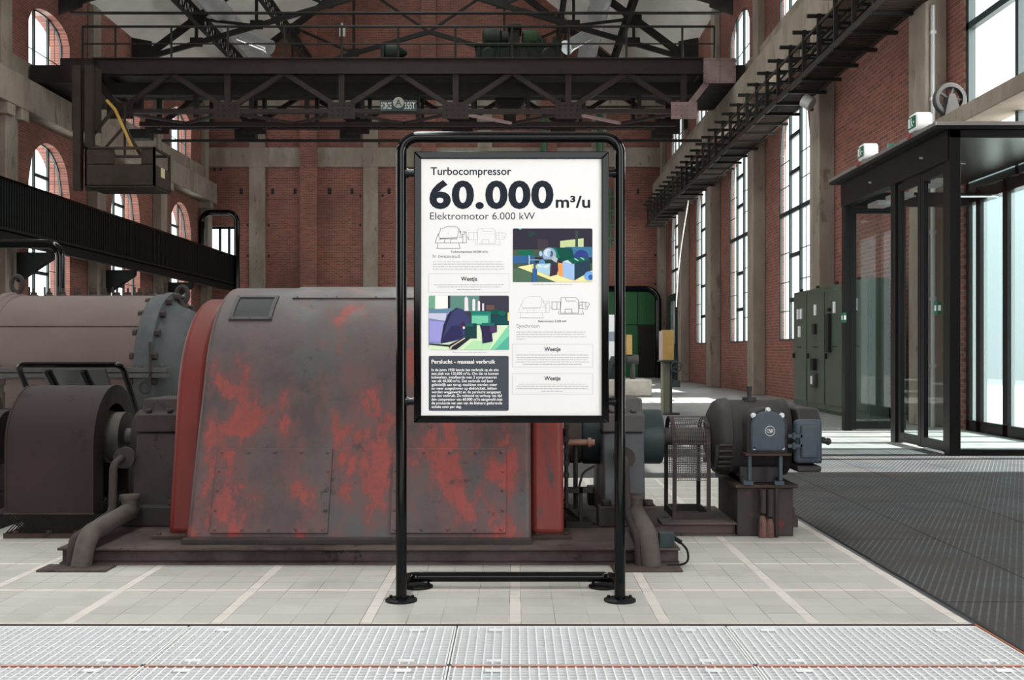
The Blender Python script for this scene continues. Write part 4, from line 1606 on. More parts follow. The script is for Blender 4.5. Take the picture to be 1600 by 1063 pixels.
mot = thing('electric_motor', 'large worn grey and red electric motor in the foreground', 'motor', (-.85, AY, BT))
HX0, HX1 = -1.795, .088
m = MB()
m.prism(HPROF, 'yz', HX0, HX1)
m.build('housing', m_hous, mot, bevel=.03, seg=3)
m = MB()
m.box(HX0 - .01, HX1 - .0, 5.70, 5.76, BT, .125)
m.build('foot_strip', m_rust_red, mot, bevel=.004)
for x0, x1 in ((-1.958, HX0), (HX1, .275)):
    m = MB()
    m.prism(BPROF, 'yz', x0, x1)
    m.build('end_bell', m_bell_shaded if x0 < -1 else m_bell_lit, mot, bevel=.035, seg=3)  # left bell coloured as shaded, right bell as lit from the right
for x0, x1 in ((-2.02, -1.80), (.09, .315)):
    m = MB()
    m.box(x0, x1, 5.86, 6.05, BT, .115)
    for xx in (x0 + .03, x1 - .03):
        m.hexbolt((xx, 5.90, .115), (0, 0, 1), .014, .012)
    m.build('foot_plate', m_rust, mot, bevel=.003)
# a faint rim where the housing sheet ends
m = MB()
rp_ = [(y_ - (.006 if y_ < AY else -.006), z_) for y_, z_ in HPROF]


def front_panel(x0, x1, z0, z1, th=.016):
    m = MB()
    y0_, y1_ = front_y(z0), front_y(z1)
    nrm = Vector((0, -(z1 - z0), (y1_ - y0_))).normalized()
    P = [V(x0, y0_, z0), V(x1, y0_, z0), V(x1, y1_, z1), V(x0, y1_, z1)]
    m.add([p + nrm * -.004 for p in P] + [p + nrm * th for p in P], [(0, 3, 2, 1), (4, 5, 6, 7), (0, 1, 5, 4), (1, 2, 6, 5), (2, 3, 7, 6), (3, 0, 4, 7)])
    o = m.build('access_panel', m_hous, mot, bevel=.003)
    m = MB()
    for i in range(5):
        u = .04 + .92 * i / 4
        for vv in (.045, .955):
            p = P[0].lerp(P[1], u).lerp(P[3].lerp(P[2], u), vv)
            m.dome(p + nrm * th, nrm, .011, 8)
    for vv in (.27, .5, .73):
        for u in (.03, .97):
            p = P[0].lerp(P[1], u).lerp(P[3].lerp(P[2], u), vv)
            m.dome(p + nrm * th, nrm, .011, 8)
    m.each('rivet', m_hous, o)
    return o


front_panel(-1.66, -1.02, .145, .590)
front_panel(-.68, -.05, .145, .590)


def crest_patch(m, x0, x1, a0, a1, r0, r1, n=8, mi=0):
    """plate following the round crest; angles from the vertical towards the viewer, in degrees"""
    vs = []
    for r_ in (r0, r1):
        for i in range(n + 1):
            a = math.radians(a0 + (a1 - a0) * i / n)
            y_, z_ = AY - r_ * math.sin(a), .785 + r_ * math.cos(a)
            vs += [(x0, y_, z_), (x1, y_, z_)]
    fs = []
    M_ = 2 * (n + 1)
    for i in range(n):
        a, b_ = 2 * i, 2 * i + 2
        fs += [(M_ + a, M_ + a + 1, M_ + b_ + 1, M_ + b_), (a, b_, b_ + 1, a + 1), (a, M_ + a, M_ + b_, b_), (a + 1, b_ + 1, M_ + b_ + 1, M_ + a + 1)]
    fs += [(0, 1, M_ + 1, M_), (2 * n, M_ + 2 * n, M_ + 2 * n + 1, 2 * n + 1)]
    m.add(vs, fs, mi)


m = MB()
ws = (-1.70, -1.445, 25.5, 45.0)
fw, fa = .022, 1.7
crest_patch(m, ws[0], ws[1], ws[2], ws[2] + fa, .757, .772)
crest_patch(m, ws[0], ws[1], ws[3] - fa, ws[3], .757, .772)
crest_patch(m, ws[0], ws[0] + fw, ws[2] + fa, ws[3] - fa, .757, .772)
crest_patch(m, ws[1] - fw, ws[1], ws[2] + fa, ws[3] - fa, .757, .772)
for xx in (ws[0] + .011, (ws[0] + ws[1]) / 2, ws[1] - .011):
    for aa in (26.3, 44.2):
        a = math.radians(aa)
        m.dome((xx, AY - .772 * math.sin(a), .785 + .772 * math.cos(a)), (0, -math.sin(a), math.cos(a)), .006, 6)
o = m.build('sight_window', m_iron_grey, mot)
m = MB()
crest_patch(m, ws[0] + fw, ws[1] - fw, ws[2] + fa, ws[3] - fa, .758, .764)
m.build('window_glass', m_dark_glass, o)
m = MB()
crest_patch(m, -1.36, -.35, -20, 27.5, .757, .768, 12)
for k in range(5):
    a = math.radians(26.6)
    m.dome((-1.33 + k * .24, AY - .768 * math.sin(a), .785 + .768 * math.cos(a)), (0, -math.sin(a), math.cos(a)), .008, 6)
m.build('top_cover_plate', m_hous, mot)
# shaft right through
m = MB()
m.cyl((-3.2, AY, AZ), (1.26, AY, AZ), .055, 20)
m.lathe((.32, AY, AZ), (1, 0, 0), [(0, .15), (.0, .17), (.1, .17), (.1, .15)], 24)
m.lathe((-2.62, AY, AZ), (1, 0, 0), [(0, .16), (.12, .16), (.12, .08)], 24)
m.build('shaft', m_shaft, mot)
# brush gear and pipework between the bell and the pedestal
m = MB()
m.cyl((.275, 6.25, .60), (.47, 6.25, .60), .018, 10)
m.cyl((.43, 6.25, .60), (.45, 6.25, .60), .028, 10)
m.build('oil_pipe', plain('orange_brown_pipe', (.17, .085, .06, 1), .6), mot)
m = MB()
m.cyl((.30, 6.2, .22), (.30, 6.2, .70), .012, 8)
m.cyl((.36, 6.3, .20), (.36, 6.3, .58), .014, 8)
m.box(.29, .46, 6.25, 6.31, .30, .33)
m.box(.38, .40, 6.25, 6.31, .12, .33)
m.tube(fillet([(.36, 6.28, .25), (.40, 6.26, .42), (.47, 6.26, .46)], .06, 5), .007, 6)
m.cyl((.28, 6.2, .26), (.40, 6.3, .13), .016, 8)
m.cyl((.28, 6.24, .21), (.42, 6.34, .12), .012, 8)
for k in range(5):
    m.box(.285, .315, 6.17, 6.23, .40 + k * .07, .43 + k * .07)
m.box(.30, .45, 6.24, 6.42, BT, .13)
m.build('brush_gear', m_crane_dark, mot)

# bed under the motor
bed = thing('machine_bed', 'dirty steel bed frame under the large motor', 'base', (-.8, AY, 0))
m = MB()
BP = [(5.625, 0), (5.625, .012), (5.665, .016), (5.665, .078), (5.60, .082), (5.60, BT), (8.0, BT), (8.0, 0)]
m.prism(BP, 'yz', -2.43, .875)
m.build('bed_plate', m_base, bed, bevel=.003)
ob_ = MB()
ob_.prism([(6.26, 0), (6.26, BT), (7.34, BT), (7.34, 0)], 'yz', -3.8, -3.30)
ob_.build('end_block', m_base, bed, bevel=.004)
lb_ = MB()
LB = [(6.50, 0), (6.50, .01), (6.53, .014), (6.53, .068), (6.49, .072), (6.49, .085), (7.2, .085), (7.2, 0)]
lb_.prism(LB, 'yz', .90, 1.362)
lb_.build('outer_channel', m_base, bed, bevel=.003)


def pedestal(x0, x1, label):
    """bearing pedestal: body, feet, cap, bearing drum"""
    xc = (x0 + x1) / 2
    r = thing('bearing_pedestal', label, 'bearing', (xc, AY, BT), 'bearing pedestals')
    m = MB()
    poly = [(AY - .44, .20), (AY - .36, .64), (AY + .36, .64), (AY + .44, .20)]
    m.prism(poly, 'yz', x0, x1)
    m.build('body', m_iron_blue if x0 > 0 else m_dust, r, bevel=.012)
    m = MB()
    m.box(x0 - .04, x1 + .06, AY - .52, AY - .36, BT, .215)
    m.box(x0 - .04, x1 + .06, AY + .36, AY + .52, BT, .215)
    m.box(x0, x1, AY - .36, AY + .36, BT, .2)
    for xx in (x0 + .01, x1 + .01):
        m.hexbolt((xx, AY - .47, .215), (0, 0, 1), .033, .035)
    m.build('foot', m_dust, r, bevel=.008)
    m = MB()
    m.prism([(AY - .37, .645), (AY - .37, .755), (AY - .26, .765), (AY - .22, .845), (AY + .22, .845), (AY + .26, .765), (AY + .37, .755), (AY + .37, .645)], 'yz', x0 - .005, x1 + .005)
    for xx in (x0 + .06, x1 - .06):
        m.hexbolt((xx, AY - .315, .762), (0, 0, 1), .024, .025)
    m.build('cap', m_dust if x0 < 0 else m_iron_grey, r, bevel=.01)
    m = MB()
    m.lathe((x0 - .11, AY, AZ), (1, 0, 0), [(0, .05), (0, .165), (.015, .175), (x1 - x0 + .25, .175), (x1 - x0 + .265, .165), (x1 - x0 + .265, .05)], 32)
    m.build('bearing_drum', m_teal_iron if x0 > 0 else m_dust, r)
    return r


pedestal(.535, .785, 'blue grey bearing pedestal between the motor and the wire guard')
pedestal(-2.31, -2.06, 'brown bearing pedestal between the motor and the sheet drum guard')
pedestal(-3.66, -3.42, 'brown bearing pedestal cut by the left edge of the photo')


def oil_pipe(x, xs_, side, label):
    r = thing('oil_drain_pipe', label, 'pipe', (x, 5.56, 0), 'oil drain pipes over the bed edge')
    m = MB()
    m.tube(fillet([(x, 6.27, .20), (x, 5.60, .165), (x + .015 * side, 5.555, 0.0)], .12, 8), .052, 18)
    m.cyl((x - .0, 6.22, .16), (x, 6.22, .29), .046, 16)
    m.cyl((x, 6.22, .275), (x, 6.22, .295), .058, 16)
    m.build('large_pipe', m_pipe, r)
    m = MB()
    m.tube(fillet([(xs_ - .005, 6.30, .50), (xs_ - .01, 6.19, .47), (xs_, 6.15, .20), (xs_, 5.60, .14), (xs_, 5.565, 0)], .06, 6), .024, 12)
    m.cyl((xs_, 6.36, .50), (xs_, 6.325, .50), .065, 16)
    m.build('thin_pipe', m_dust, r)
    m = MB()
    m.box(x - .20, x + .16, 5.44, 5.60, 0, .012)
    m.build('floor_plate', m_base, r, bevel=.003)


oil_pipe(.705, .655, 1, 'thick and thin drain pipes bending to the floor behind the right sign post')
oil_pipe(-2.27, -2.345, -1, 'thick and thin drain pipes bending to the floor beside the sheet drum guard')

jb = thing('cable_box', 'small dark cable box with a looping black lead at the bed corner', 'cable box', (.82, 5.6, .09))
m = MB()
m.box(.765, .845, 5.60, 5.66, .095, .175)
m.build('box', m_teal_iron, jb, bevel=.004)
m = MB()
m.cyl((.845, 5.63, .145), (.885, 5.63, .12), .012, 10)
m.tube(fillet([(.88, 5.63, .122), (.92, 5.63, .08), (.92, 5.60, .02), (.86, 5.56, .012), (.80, 5.56, .012)], .05, 6), .006, 8)
m.build('lead', m_black_matt, jb)

# ------------------------------------------------------------------ wire guard over the shaft
wg = thing('wire_guard', 'steel framed wire mesh guard over the shaft beside the small motor', 'guard', (1.1, AY, .085))


def ubow(x, zb_, r=.185, yc=AY, zc=.535, n=14):
    pts = [(x, yc - r, zb_)]
    pts += [(x, yc - r * math.cos(PI * i / n), zc + r * math.sin(PI * i / n)) for i in range(n + 1)]
    pts += [(x, yc + r, zb_)]
    return pts


for x in (.998, 1.212):
    m = MB()
    pts = ubow(x, .085)
    for a, b_ in zip(pts, pts[1:]):
        m.bar(a, b_, .008, .026, up=(1, 0, 0))
    m.bar((x, AY - .185, .11), (x, AY + .185, .11), .012, .05)
    m.build('end_frame', m_dust, wg, smooth=0)
for y_ in (AY - .185, AY + .185):
    m = MB()
    m.box(.985, 1.225, y_ - .006, y_ + .006, .085, .13)
    m.build('foot_bar', m_dust, wg, smooth=0)
m = MB()
for k in range(17):
    x = 1.01 + k * .0119
    m.tube(ubow(x, .33, .187), .0022, 5)
arc = ubow(0, .33, .187, n=22)
tot = [Vector(p) for p in arc]
for (a, b_) in zip(tot, tot[1:]):
    nn = max(1, int((b_ - a).length / .014))
    for i in range(nn):
        p = a.lerp(b_, i / nn)
        m.cyl((1.0, p.y, p.z), (1.21, p.y, p.z), .0022, 5)
m.build('wire_mesh', m_mesh, wg, smooth=0)

# ------------------------------------------------------------------ small exciter motor
bx = thing('pedestal_box', 'rusty riveted pedestal box under the small blue grey motor', 'pedestal', (1.535, AY, 0))
m = MB()
m.box(1.365, 1.712, 6.50, 7.1, 0, .30)
m.build('box', m_rust_red, bx, bevel=.006)
m = MB()
m.box(1.35, 1.735, 6.47, 7.13, .30, .32)
m.build('top_plate', m_rust, bx, bevel=.004)
for xx, zt, zm in ((1.515, .295, .15), (1.560, .295, .13), (1.598, .30, .0)):
    m = MB()
    m.cyl((xx, 6.46, zm), (xx, 6.46, zt), .020 if xx < 1.59 else .012, 12)
    m.build('conduit', m_dust, bx)
    if zm:
        m = MB()
        m.tube([(xx - .003, 6.455, -.0), (xx - .002, 6.455, zm - .05), (xx - .006, 6.452, zm - .015)], [.026, .024, .014], 10)
        m.build('rusted_stub', worn('red_rust', (.10, .055, .045, 1), (.15, .085, .068, 1), 14, (.8, .95), bmp=.5), bx)
m = MB()
m.box(1.712, 1.735, 6.55, 6.66, .10, .17)
m.box(1.712, 1.75, 6.53, 6.68, .05, .11)
m.build('side_lug', m_rust, bx, bevel=.004)

ex = thing('exciter_motor', 'small blue grey motor with emblem on a rusty pedestal box', 'motor', (1.5, AY, .32))
m = MB()
m.lathe((1.225, AY, AZ), (1, 0, 0), [(0, .06), (.0, .11), (.02, .17), (.05, .225), (.085, .245), (.13, .25), (.135, .238), (.46, .238), (.47, .246), (.50, .246), (.515, .22), (.53, .12)], 40)
m.build('body', m_exc, ex)
m = MB()
m.box(1.40, 1.66, AY - .22, AY + .22, .32, .42)
for xx in (1.40, 1.63):
    m.box(xx, xx + .03, AY - .26, AY + .26, .32, .36)
m.build('foot', m_exc, ex, bevel=.006)
m = MB()
m.cyl((1.50, AY - .03, .82), (1.50, AY - .03, .845), .045, 16)
m.cyl((1.50, AY - .03, .845), (1.50, AY - .03, .90), .014, 10)
m.cyl((1.50, AY - .03, .885), (1.50, AY - .03, .915), .018, 10)
m.build('grease_cup', m_exc, ex)
for k in range(3):
    a = math.radians((150, 200, 240)[k])
    m = MB()
    m.hexbolt((1.225, AY + .16 * math.cos(a), AZ + .16 * math.sin(a)), (-1, 0, 0), .018, .03)
    m.build('bolt', m_dust, ex)
# louvred vent low on the end shield
m = MB()
vp = []
for i in range(6):
    a = math.radians(188 + i * 9)
    y_, z_ = AY + .25 * math.cos(a), AZ + .25 * math.sin(a)
    vp.append((y_, z_))
m2 = MB()
for i in range(5):
    (ya, za), (yb_, zb_) = vp[i], vp[i + 1]
    m.bar((1.255, ya, za), (1.255, yb_, zb_), .012, .02, up=(1, 0, 0))
    m.bar((1.355, ya, za), (1.355, yb_, zb_), .012, .02, up=(1, 0, 0))
    m2.bar((1.265, ya - .012, za), (1.345, ya - .012, za), .028, .010, up=(0, .5, 1))
m.build('vent_frame', m_exc, ex, smooth=0)
m2.build('louvre', m_dust, ex, smooth=0)
# terminal box with arched lid
TB0, TB1, TBY = 1.415, 1.665, 6.42
m = MB()
zc_ = .66
pts = [(TB0, .515), (TB1, .515), (TB1, zc_ + .03)]
pts += [((TB0 + TB1) / 2 + .125 * math.cos(PI * i / 12), zc_ + .03 + .105 * math.sin(PI * i / 12)) for i in range(1, 12)]
pts += [(TB0, zc_ + .03)]
m.prism(pts, 'xz', TBY + .03, TBY + .20)
m.build('terminal_box', m_exc, ex, bevel=.006)
inner = [((x - (TB0 + TB1) / 2) * .86 + (TB0 + TB1) / 2, (z - .515) * .88 + .53) for x, z in pts]
m = MB()
m.prism(inner, 'xz', TBY, TBY + .03)
lid = m.build('terminal_lid', m_exc_blue, ex, bevel=.015, seg=3)
m = MB()
for xx, zz in ((1.455, .548), (1.63, .548), (1.452, .748), (1.54, .782), (1.625, .748)):
    m.lathe((xx, TBY + .035, zz), (0, -1, 0), [(0, .017), (.02, .017), (.02, .009), (.035, .009)], 10)
m.build('stud', m_steel, lid)
# round emblem
m = MB()
ec = V(1.549, TBY - .001, .655)
m.tube([ec + V(.029 * math.cos(a * PI / 16), 0, .029 * math.sin(a * PI / 16)) for a in range(32)], .0028, 6, closed=True)


def emb(p, q):
    m.bar(ec + V(p[0], 0, p[1]), ec + V(q[0], 0, q[1]), .004, .0045, up=(0, 1, 0))


for p, q in (((-.008, .012), (-.018, .008)), ((-.018, .008), (-.020, -.004)), ((-.020, -.004), (-.010, -.010)), ((-.006, -.014), (-.006, .014)), ((-.006, .014), (.006, -.014)), ((.006, -.014), (.006, .014)),
             ((.010, -.010), (.010, .010)), ((.010, 0), (.020, .010)), ((.010, 0), (.020, -.008))):
    emb(p, q)
m.build('emblem', m_steel, lid)
for xx in (1.425, 1.615):
    m = MB()
    m.box(xx, xx + .022, TBY + .04, TBY + .075, .345, .515)
    m.box(xx - .03, xx + .03, TBY + .03, TBY + .09, .32, .345)
    m.build('bracket', m_exc_blue, ex, bevel=.003)
m = MB()
m.box(TB0 - .01, TB1 + .02, TBY + .02, TBY + .20, .50, .517)
m.build('shelf', m_rust, ex, bevel=.003)
# switch housing at the free end
m = MB()
m.prism([(6.48, .45), (6.48, .70), (6.56, .785), (7.02, .785), (7.10, .70), (7.10, .45)], 'yz', 1.745, 1.885)
m.box(1.72, 1.87, 6.44, 7.0, .40, .44)
m.build('switch_housing', m_exc, ex, bevel=.012)
m = MB()
m.box(1.70, 1.872, 6.42, 6.48, .455, .725)
o = m.build('switch_cover', m_exc_blue, ex, bevel=.03, seg=4)
m = MB()
m.box(1.735, 1.84, 6.405, 6.425, .49, .69)
m.build('raised_panel', m_exc_blue, o, bevel=.015, seg=3)
m = MB()
for zz in (.565, .625):
    m.box(1.655, 1.75, 6.40, 6.425, zz - .011, zz + .011)
    m.cyl((1.69, 6.40, zz - .02), (1.69, 6.40, zz + .02), .011, 10)
m.box(1.728, 1.742, 6.40, 6.42, .55, .64)
m.build('hinge', m_exc_blue, o, bevel=.002)
m = MB()
m.cyl((1.872, 6.45, .60), (1.90, 6.45, .59), .018, 12)
m.lathe((1.895, 6.45, .592), (1, 0, -.2), [(0, .012), (.01, .022), (.025, .022), (.035, .008)], 12)
m.build('knob', m_exc, o)

# ------------------------------------------------------------------ sheet drum guard on the left
dg = thing('drum_guard', 'dark round sheet metal coupling guard at the left of the motor', 'guard', (-2.83, AY, 0))
GX_0, GX_1 = -3.105, -2.575
gr, gz = .365, .555


def gprof(r, zb_):
    return [(AY - r, zb_)] + [(AY - r * math.cos(PI * i / 28), gz + r * math.sin(PI * i / 28)) for i in range(29)] + [(AY + r, zb_)]


m = MB()
outp, inp = gprof(gr, .15), gprof(gr - .01, .15)
m.prism(outp + inp[::-1], 'yz', GX_0, GX_1)
m.build('sheet_cover', m_guard, dg, bevel=.002)
m = MB()
for x0, x1 in ((GX_1 - .006, GX_1 + .006), (GX_0 - .006, GX_0 + .006)):
    o1 = gprof(gr + .004, .15)
    n = len(o1)
    i1 = [(AY - .215, .15)] + [(AY - .215 * math.cos(PI * i / 28), AZ + .215 * math.sin(PI * i / 28)) for i in range(29)] + [(AY + .215, .15)]
    vs = []
    for x in (x0, x1):
        vs += [(x, y_, z_) for y_, z_ in o1] + [(x, y_, z_) for y_, z_ in i1]
    fs = []
    for i in range(n - 1):
        fs += [(i, i + 1, n + i + 1, n + i), (2 * n + i, 3 * n + i, 3 * n + i + 1, 2 * n + i + 1),
               (n + i, n + i + 1, 3 * n + i + 1, 3 * n + i), (i, 2 * n + i, 2 * n + i + 1, i + 1)]
    m.add(vs, fs)
m.each('end_ring', m_guard, dg)
m = MB()
for y_ in (AY - gr, AY + gr):
    k = 0
    xx = GX_0
    while xx < GX_1 - .02:
        m.bar((xx, y_, .03), (xx + .12, y_, .15), .006, .006)
        m.bar((xx + .12, y_, .03), (xx, y_, .15), .006, .006)
        xx += .018
for x_ in (GX_1,):
    yy = AY - gr
    while yy < AY + gr - .1:
        m.bar((x_, yy, .03), (x_, yy + .20, .23), .003, .003)
        m.bar((x_, yy + .20, .03), (x_, yy, .23), .003, .003)
        yy += .022
m.build('mesh_skirt', m_crane_dark, dg, smooth=0)
m = MB()
for y_ in (AY - gr, AY + gr):
    m.box(GX_0 - .01, GX_1 + .01, y_ - .012, y_ + .012, 0, .03)
    m.box(GX_0 - .01, GX_1 + .01, y_ - .008, y_ + .008, .145, .155)
for x_ in (GX_0, GX_1):
    m.box(x_ - .012, x_ + .012, AY - gr, AY + gr, 0, .03)
for xx in (GX_0 + .06, (GX_0 + GX_1) / 2, GX_1 - .1):
    m.hexbolt((xx, AY - gr, .03), (0, 0, 1), .018, .018)
m.build('foot_frame', m_rust, dg, smooth=0)
m = MB()
m.box(GX_0 + .04, GX_1 - .05, AY - .22, AY + .22, 0, .13)  # dark block added to stand in for the shade inside the guard
m.build('inner_dark_block', m_crane_dark, dg, smooth=0)
m = MB()
m.lathe((GX_0 + .05, AY, AZ), (1, 0, 0), [(0, .07), (0, .17), (.2, .17), (.2, .19), (.28, .19), (.28, .17), (.45, .17), (.5, .12), (.5, .06)], 28)
m.build('coupling', m_shaft, dg)

gt = MB()
gt.lathe((-3.66, 7.46, 0), (0, 0, 1), [(0, .05), (.85, .05), (.85, .042), (.9, .042), (.9, .055), (.95, .055), (.955, .03)], 16)
tag(gt.build('oil_standpipe', m_pipe), 'short capped standpipe behind the drum guard near the photo edge', 'pipe')

# ------------------------------------------------------------------ visitor lectern behind the guard
lc = thing('visitor_lectern', 'black tubular lectern seen from behind over the drum guard', 'lectern', (-3.2, 7.9, 0))
m = MB()
lx0, lx1 = -3.62, -2.86
m.tube(fillet([(lx0 - .0, 8.05, 0), (lx0, 8.05, .60), (lx0 + .0, 7.68, 1.04), (lx1, 7.68, 1.04), (lx1, 8.05, .60), (lx1, 8.05, 0)], .05, 6), .022, 12)
m.build('tube_frame', m_black, lc)
m = MB()
m.add([(lx0 + .16, 7.72, 1.005), (lx1 - .14, 7.72, 1.005), (lx1 - .14, 8.04, .62), (lx0 + .16, 8.04, .62),
       (lx0 + .16, 7.735, 1.02), (lx1 - .14, 7.735, 1.02), (lx1 - .14, 8.055, .635), (lx0 + .16, 8.055, .635)],
      [(0, 1, 2, 3), (4, 7, 6, 5), (0, 4, 5, 1), (1, 5, 6, 2), (2, 6, 7, 3), (3, 7, 4, 0)])
m.build('panel', m_dark_glass, lc)
m = MB()
for xx in (lx0 + .2, lx1 - .3):
    m.bar((xx, 7.71, .99), (xx + .05, 8.03, .61), .03, .02)
m.each('panel_rib', m_black_matt, lc)

# ------------------------------------------------------------------ pale compressor casing behind
CYA, CZA, CR = 10.0, .95, .715
cs = thing('compressor_casing', 'big pale brown cylindrical compressor casing behind the drum guard', 'compressor', (-4, CYA, 0))
m = MB()
m.lathe((-4.66, CYA, CZA), (1, 0, 0), [(0, CR), (1.36, CR)], 64)
m.build('shell', m_casing, cs)
m = MB()
m.lathe((-4.78, CYA, CZA), (1, 0, 0), [(0, CR), (0, CR + .03), (.07, CR + .03), (.075, CR + .012), (.13, CR + .012), (.13, CR)], 64)
m.build('flange', m_casing, cs, bevel=.008)
m = MB()
m.lathe((-3.36, CYA, CZA), (1, 0, 0), [(0, CR), (0, CR + .012), (.09, CR + .012), (.09, CR + .03), (.16, CR + .03), (.16, CR - .05), (.20, CR - .09), (.30, CR - .14), (.42, CR - .30), (.46, .25), (.62, .24), (.62, .12)], 64)
m.build('end_cover', m_iron_blue, cs, bevel=.006)
m = MB()
for k in range(20):
    a = math.radians(k * 18 + 6)
    p = V(-3.20, CYA + (CR - .01) * math.cos(a), CZA + (CR - .01) * math.sin(a))
    m.hexbolt(p, (1, 0, 0), .034, .045)
    m.hexbolt(p - V(.16, 0, 0), (-1, 0, 0), .034, .035)
m.each('flange_bolt', m_dust, cs)
m = MB()
m.lathe((-5.23, CYA, CZA), (1, 0, 0), [(0, .25), (.05, .35), (.25, CR - .10), (.45, CR)], 64)
m.build('end_dome', m_casing, cs)
m = MB()
m.box(-5.0, -3.05, CYA - CR - .05, CYA - CR + .06, CZA - .045, CZA - .004)
m.box(-5.0, -3.05, CYA - CR - .05, CYA - CR + .06, CZA + .004, CZA + .045)
for k in range(11):
    m.hexbolt((-4.9 + k * .18, CYA - CR - .02, CZA + .045), (0, 0, 1), .022, .03)
m.build('split_flange', m_iron_grey, cs, bevel=.004)
m = MB()
a = math.radians(145)
m.box(-4.66, -3.36, CYA + (CR + .001) * math.cos(a) - .004, CYA + (CR + .001) * math.cos(a) + .004, CZA + CR * math.sin(a) - .006, CZA + CR * math.sin(a) + .006)
m.build('sheet_seam', m_rust, cs, smooth=0)
for px in (53, 77, 98, 123, 147, 165, 183, 200, 217, 234, 252):
    xx = (px - HX) * 10.15 / F
    m = MB()
    m.lathe((xx, CYA + .15, CZA + CR - .03), (0, 0, 1), [(0, .055), (.04, .05), (.05, .03), (.07, .03), (.07, .012), (.11, .012)], 8)
    m.cyl((xx - .03, CYA + .12, CZA + CR - .02), (xx - .03, CYA + .12, CZA + CR + .09), .01, 6)
    m.build('crown_stud', m_dust, cs)
for px, zz in ((27, 0), (285, -.10)):
    xx = (px - HX) * 10.0 / F
    zc_ = CZA + CR + .11 + zz
    m = MB()
    m.tube([(xx + .055 * math.cos(a * PI / 10), CYA, zc_ + .075 * math.sin(a * PI / 10)) for a in range(20)], .022, 8, closed=True)
    m.lathe((xx, CYA, CZA + CR - .08 + zz), (0, 0, 1), [(0, .07), (.06, .05), (.12, .03)], 10)
    m.build('lifting_eye', m_dust, cs)
m = MB()
m.box(-4.9, -3.15, CYA - .7, CYA + .7, 0, .40)
m.box(-4.7, -3.4, CYA - .45, CYA + .45, .40, .55)
m.build('plinth', m_teal_iron, cs)
m = MB()
m.cyl((-3.19, CYA - CR - .06, .80), (-3.19, CYA - CR - .06, 1.22), .012, 8)
m.tube([(-3.24 + .05 * math.cos(a * PI / 8), CYA - CR - .04, .82 + .05 * math.sin(a * PI / 8)) for a in range(16)], .008, 6, closed=True)
m.build('gauge_pipe', m_dust, cs)

# ------------------------------------------------------------------ foreground gratings
PW = 1.10
cols = [(-3.29, -2.455), (-2.45, -1.352), (-1.347, -.242), (-.237, .868), (.873, 1.905)]
rows = [(3.829, 4.372), (3.283, 3.826), (2.76, 3.280)]
rlab = ['row next to the tiles', 'middle row', 'row closest to the camera']
clab = ['at the left end', 'second from the left', 'under the left foot of the sign', 'under the right foot of the sign', 'at the right end']
BAR = .0335
for ri, (y0, y1) in enumerate(rows):
    for ci, (x0, x1) in enumerate(cols):
        r = thing('floor_grating', 'galvanised grating panel in the %s, %s' % (rlab[ri], clab[ci] if ci not in (2, 3) else ('third from the left' if ci == 2 else 'fourth from the left')), 'grating', ((x0 + x1) / 2, (y0 + y1) / 2, -.045), 'foreground floor gratings')
        m = MB()
        x = x0 + .02
        while x < x1 - .012:
            m.box(x - .003, x + .003, y0 + .004, y1 - .004, -.034, 0)
            x += BAR
        m.build('bearing_bars', m_galv, r, smooth=0)
        m = MB()
        y = y0 + .02
        while y < y1 - .012:
            m.box(x0 + .004, x1 - .004, y - .0018, y + .0018, -.016, -.002)
            y += BAR
        m.build('cross_bars', m_galv, r, smooth=0)
        m = MB()
        m.box(x0, x0 + .006, y0, y1, -.045, .002)
        m.box(x1 - .006, x1, y0, y1, -.045, .002)
        m.box(x0, x1, y0, y0 + .005, -.045, .002, 1)
        m.box(x0, x1, y0 + .005, y0 + .010, -.045, .002)
        m.box(x0, x1, y1 - .007, y1, -.045, .002)
        m.box(x0, x1, y1 - .011, y1 - .007, -.045, .0025, 1 if ri else 0)
        m.build('edge_frame', [m_galv, m_copper], r, smooth=0)
        m = MB()
        for xx in (x0 + .16, x1 - .16):
            for yy in (y0 + .06, y1 - .06):
                m.box(xx - .03, xx + .03, yy - .012, yy + .012, -.002, .003)
        m.each('clip', m_galv, r, smooth=0)

# ------------------------------------------------------------------ information sign
SY = 4.82
ss = SY / F
sg_ = thing('information_sign', 'freestanding black tube frame sign with white turbocompressor poster', 'sign', (-.02, SY, 0))
TXL, TXR = (627 - HX) * ss, (968.5 - HX) * ss
TZ = EYE + (HY - 214.5) * ss
m = MB()
m.tube(fillet([(TXL, SY, .012), (TXL, SY, TZ), (TXR, SY, TZ), (TXR, SY, .012)], .075, 10), .0250, 20)
m.build('tube_frame', m_black, sg_)
RY = 5.10
m = MB()
m.tube(fillet([(TXL, SY, .06), (TXL, RY, .05), (TXR, RY, .05), (TXR, SY, .06)], .06, 8), .0245, 20)
m.build('floor_rail', m_black, sg_)
for x_, y_ in ((TXL, SY), (TXR, SY), (TXL + .05, RY), (TXR - .05, RY)):
    m = MB()
    m.lathe((x_, y_, 0), (0, 0, 1), [(0, .073), (.008, .073), (.010, .070)], 32)
    o = m.build('base_flange', m_black_matt, sg_)
    m = MB()
    for a in (20, 160, 270):
        a = math.radians(a)
        m.hexbolt((x_ + .053 * math.cos(a), y_ + .053 * math.sin(a), .010), (0, 0, 1), .007, .012)
    m.build('anchor_bolt', m_black_matt, o)
PY = 4.772                        # poster frame front plane
sp_ = PY / F


def px_x(px):
    return (px - HX) * sp_


def px_z(py):
    return EYE - (py - HY) * sp_


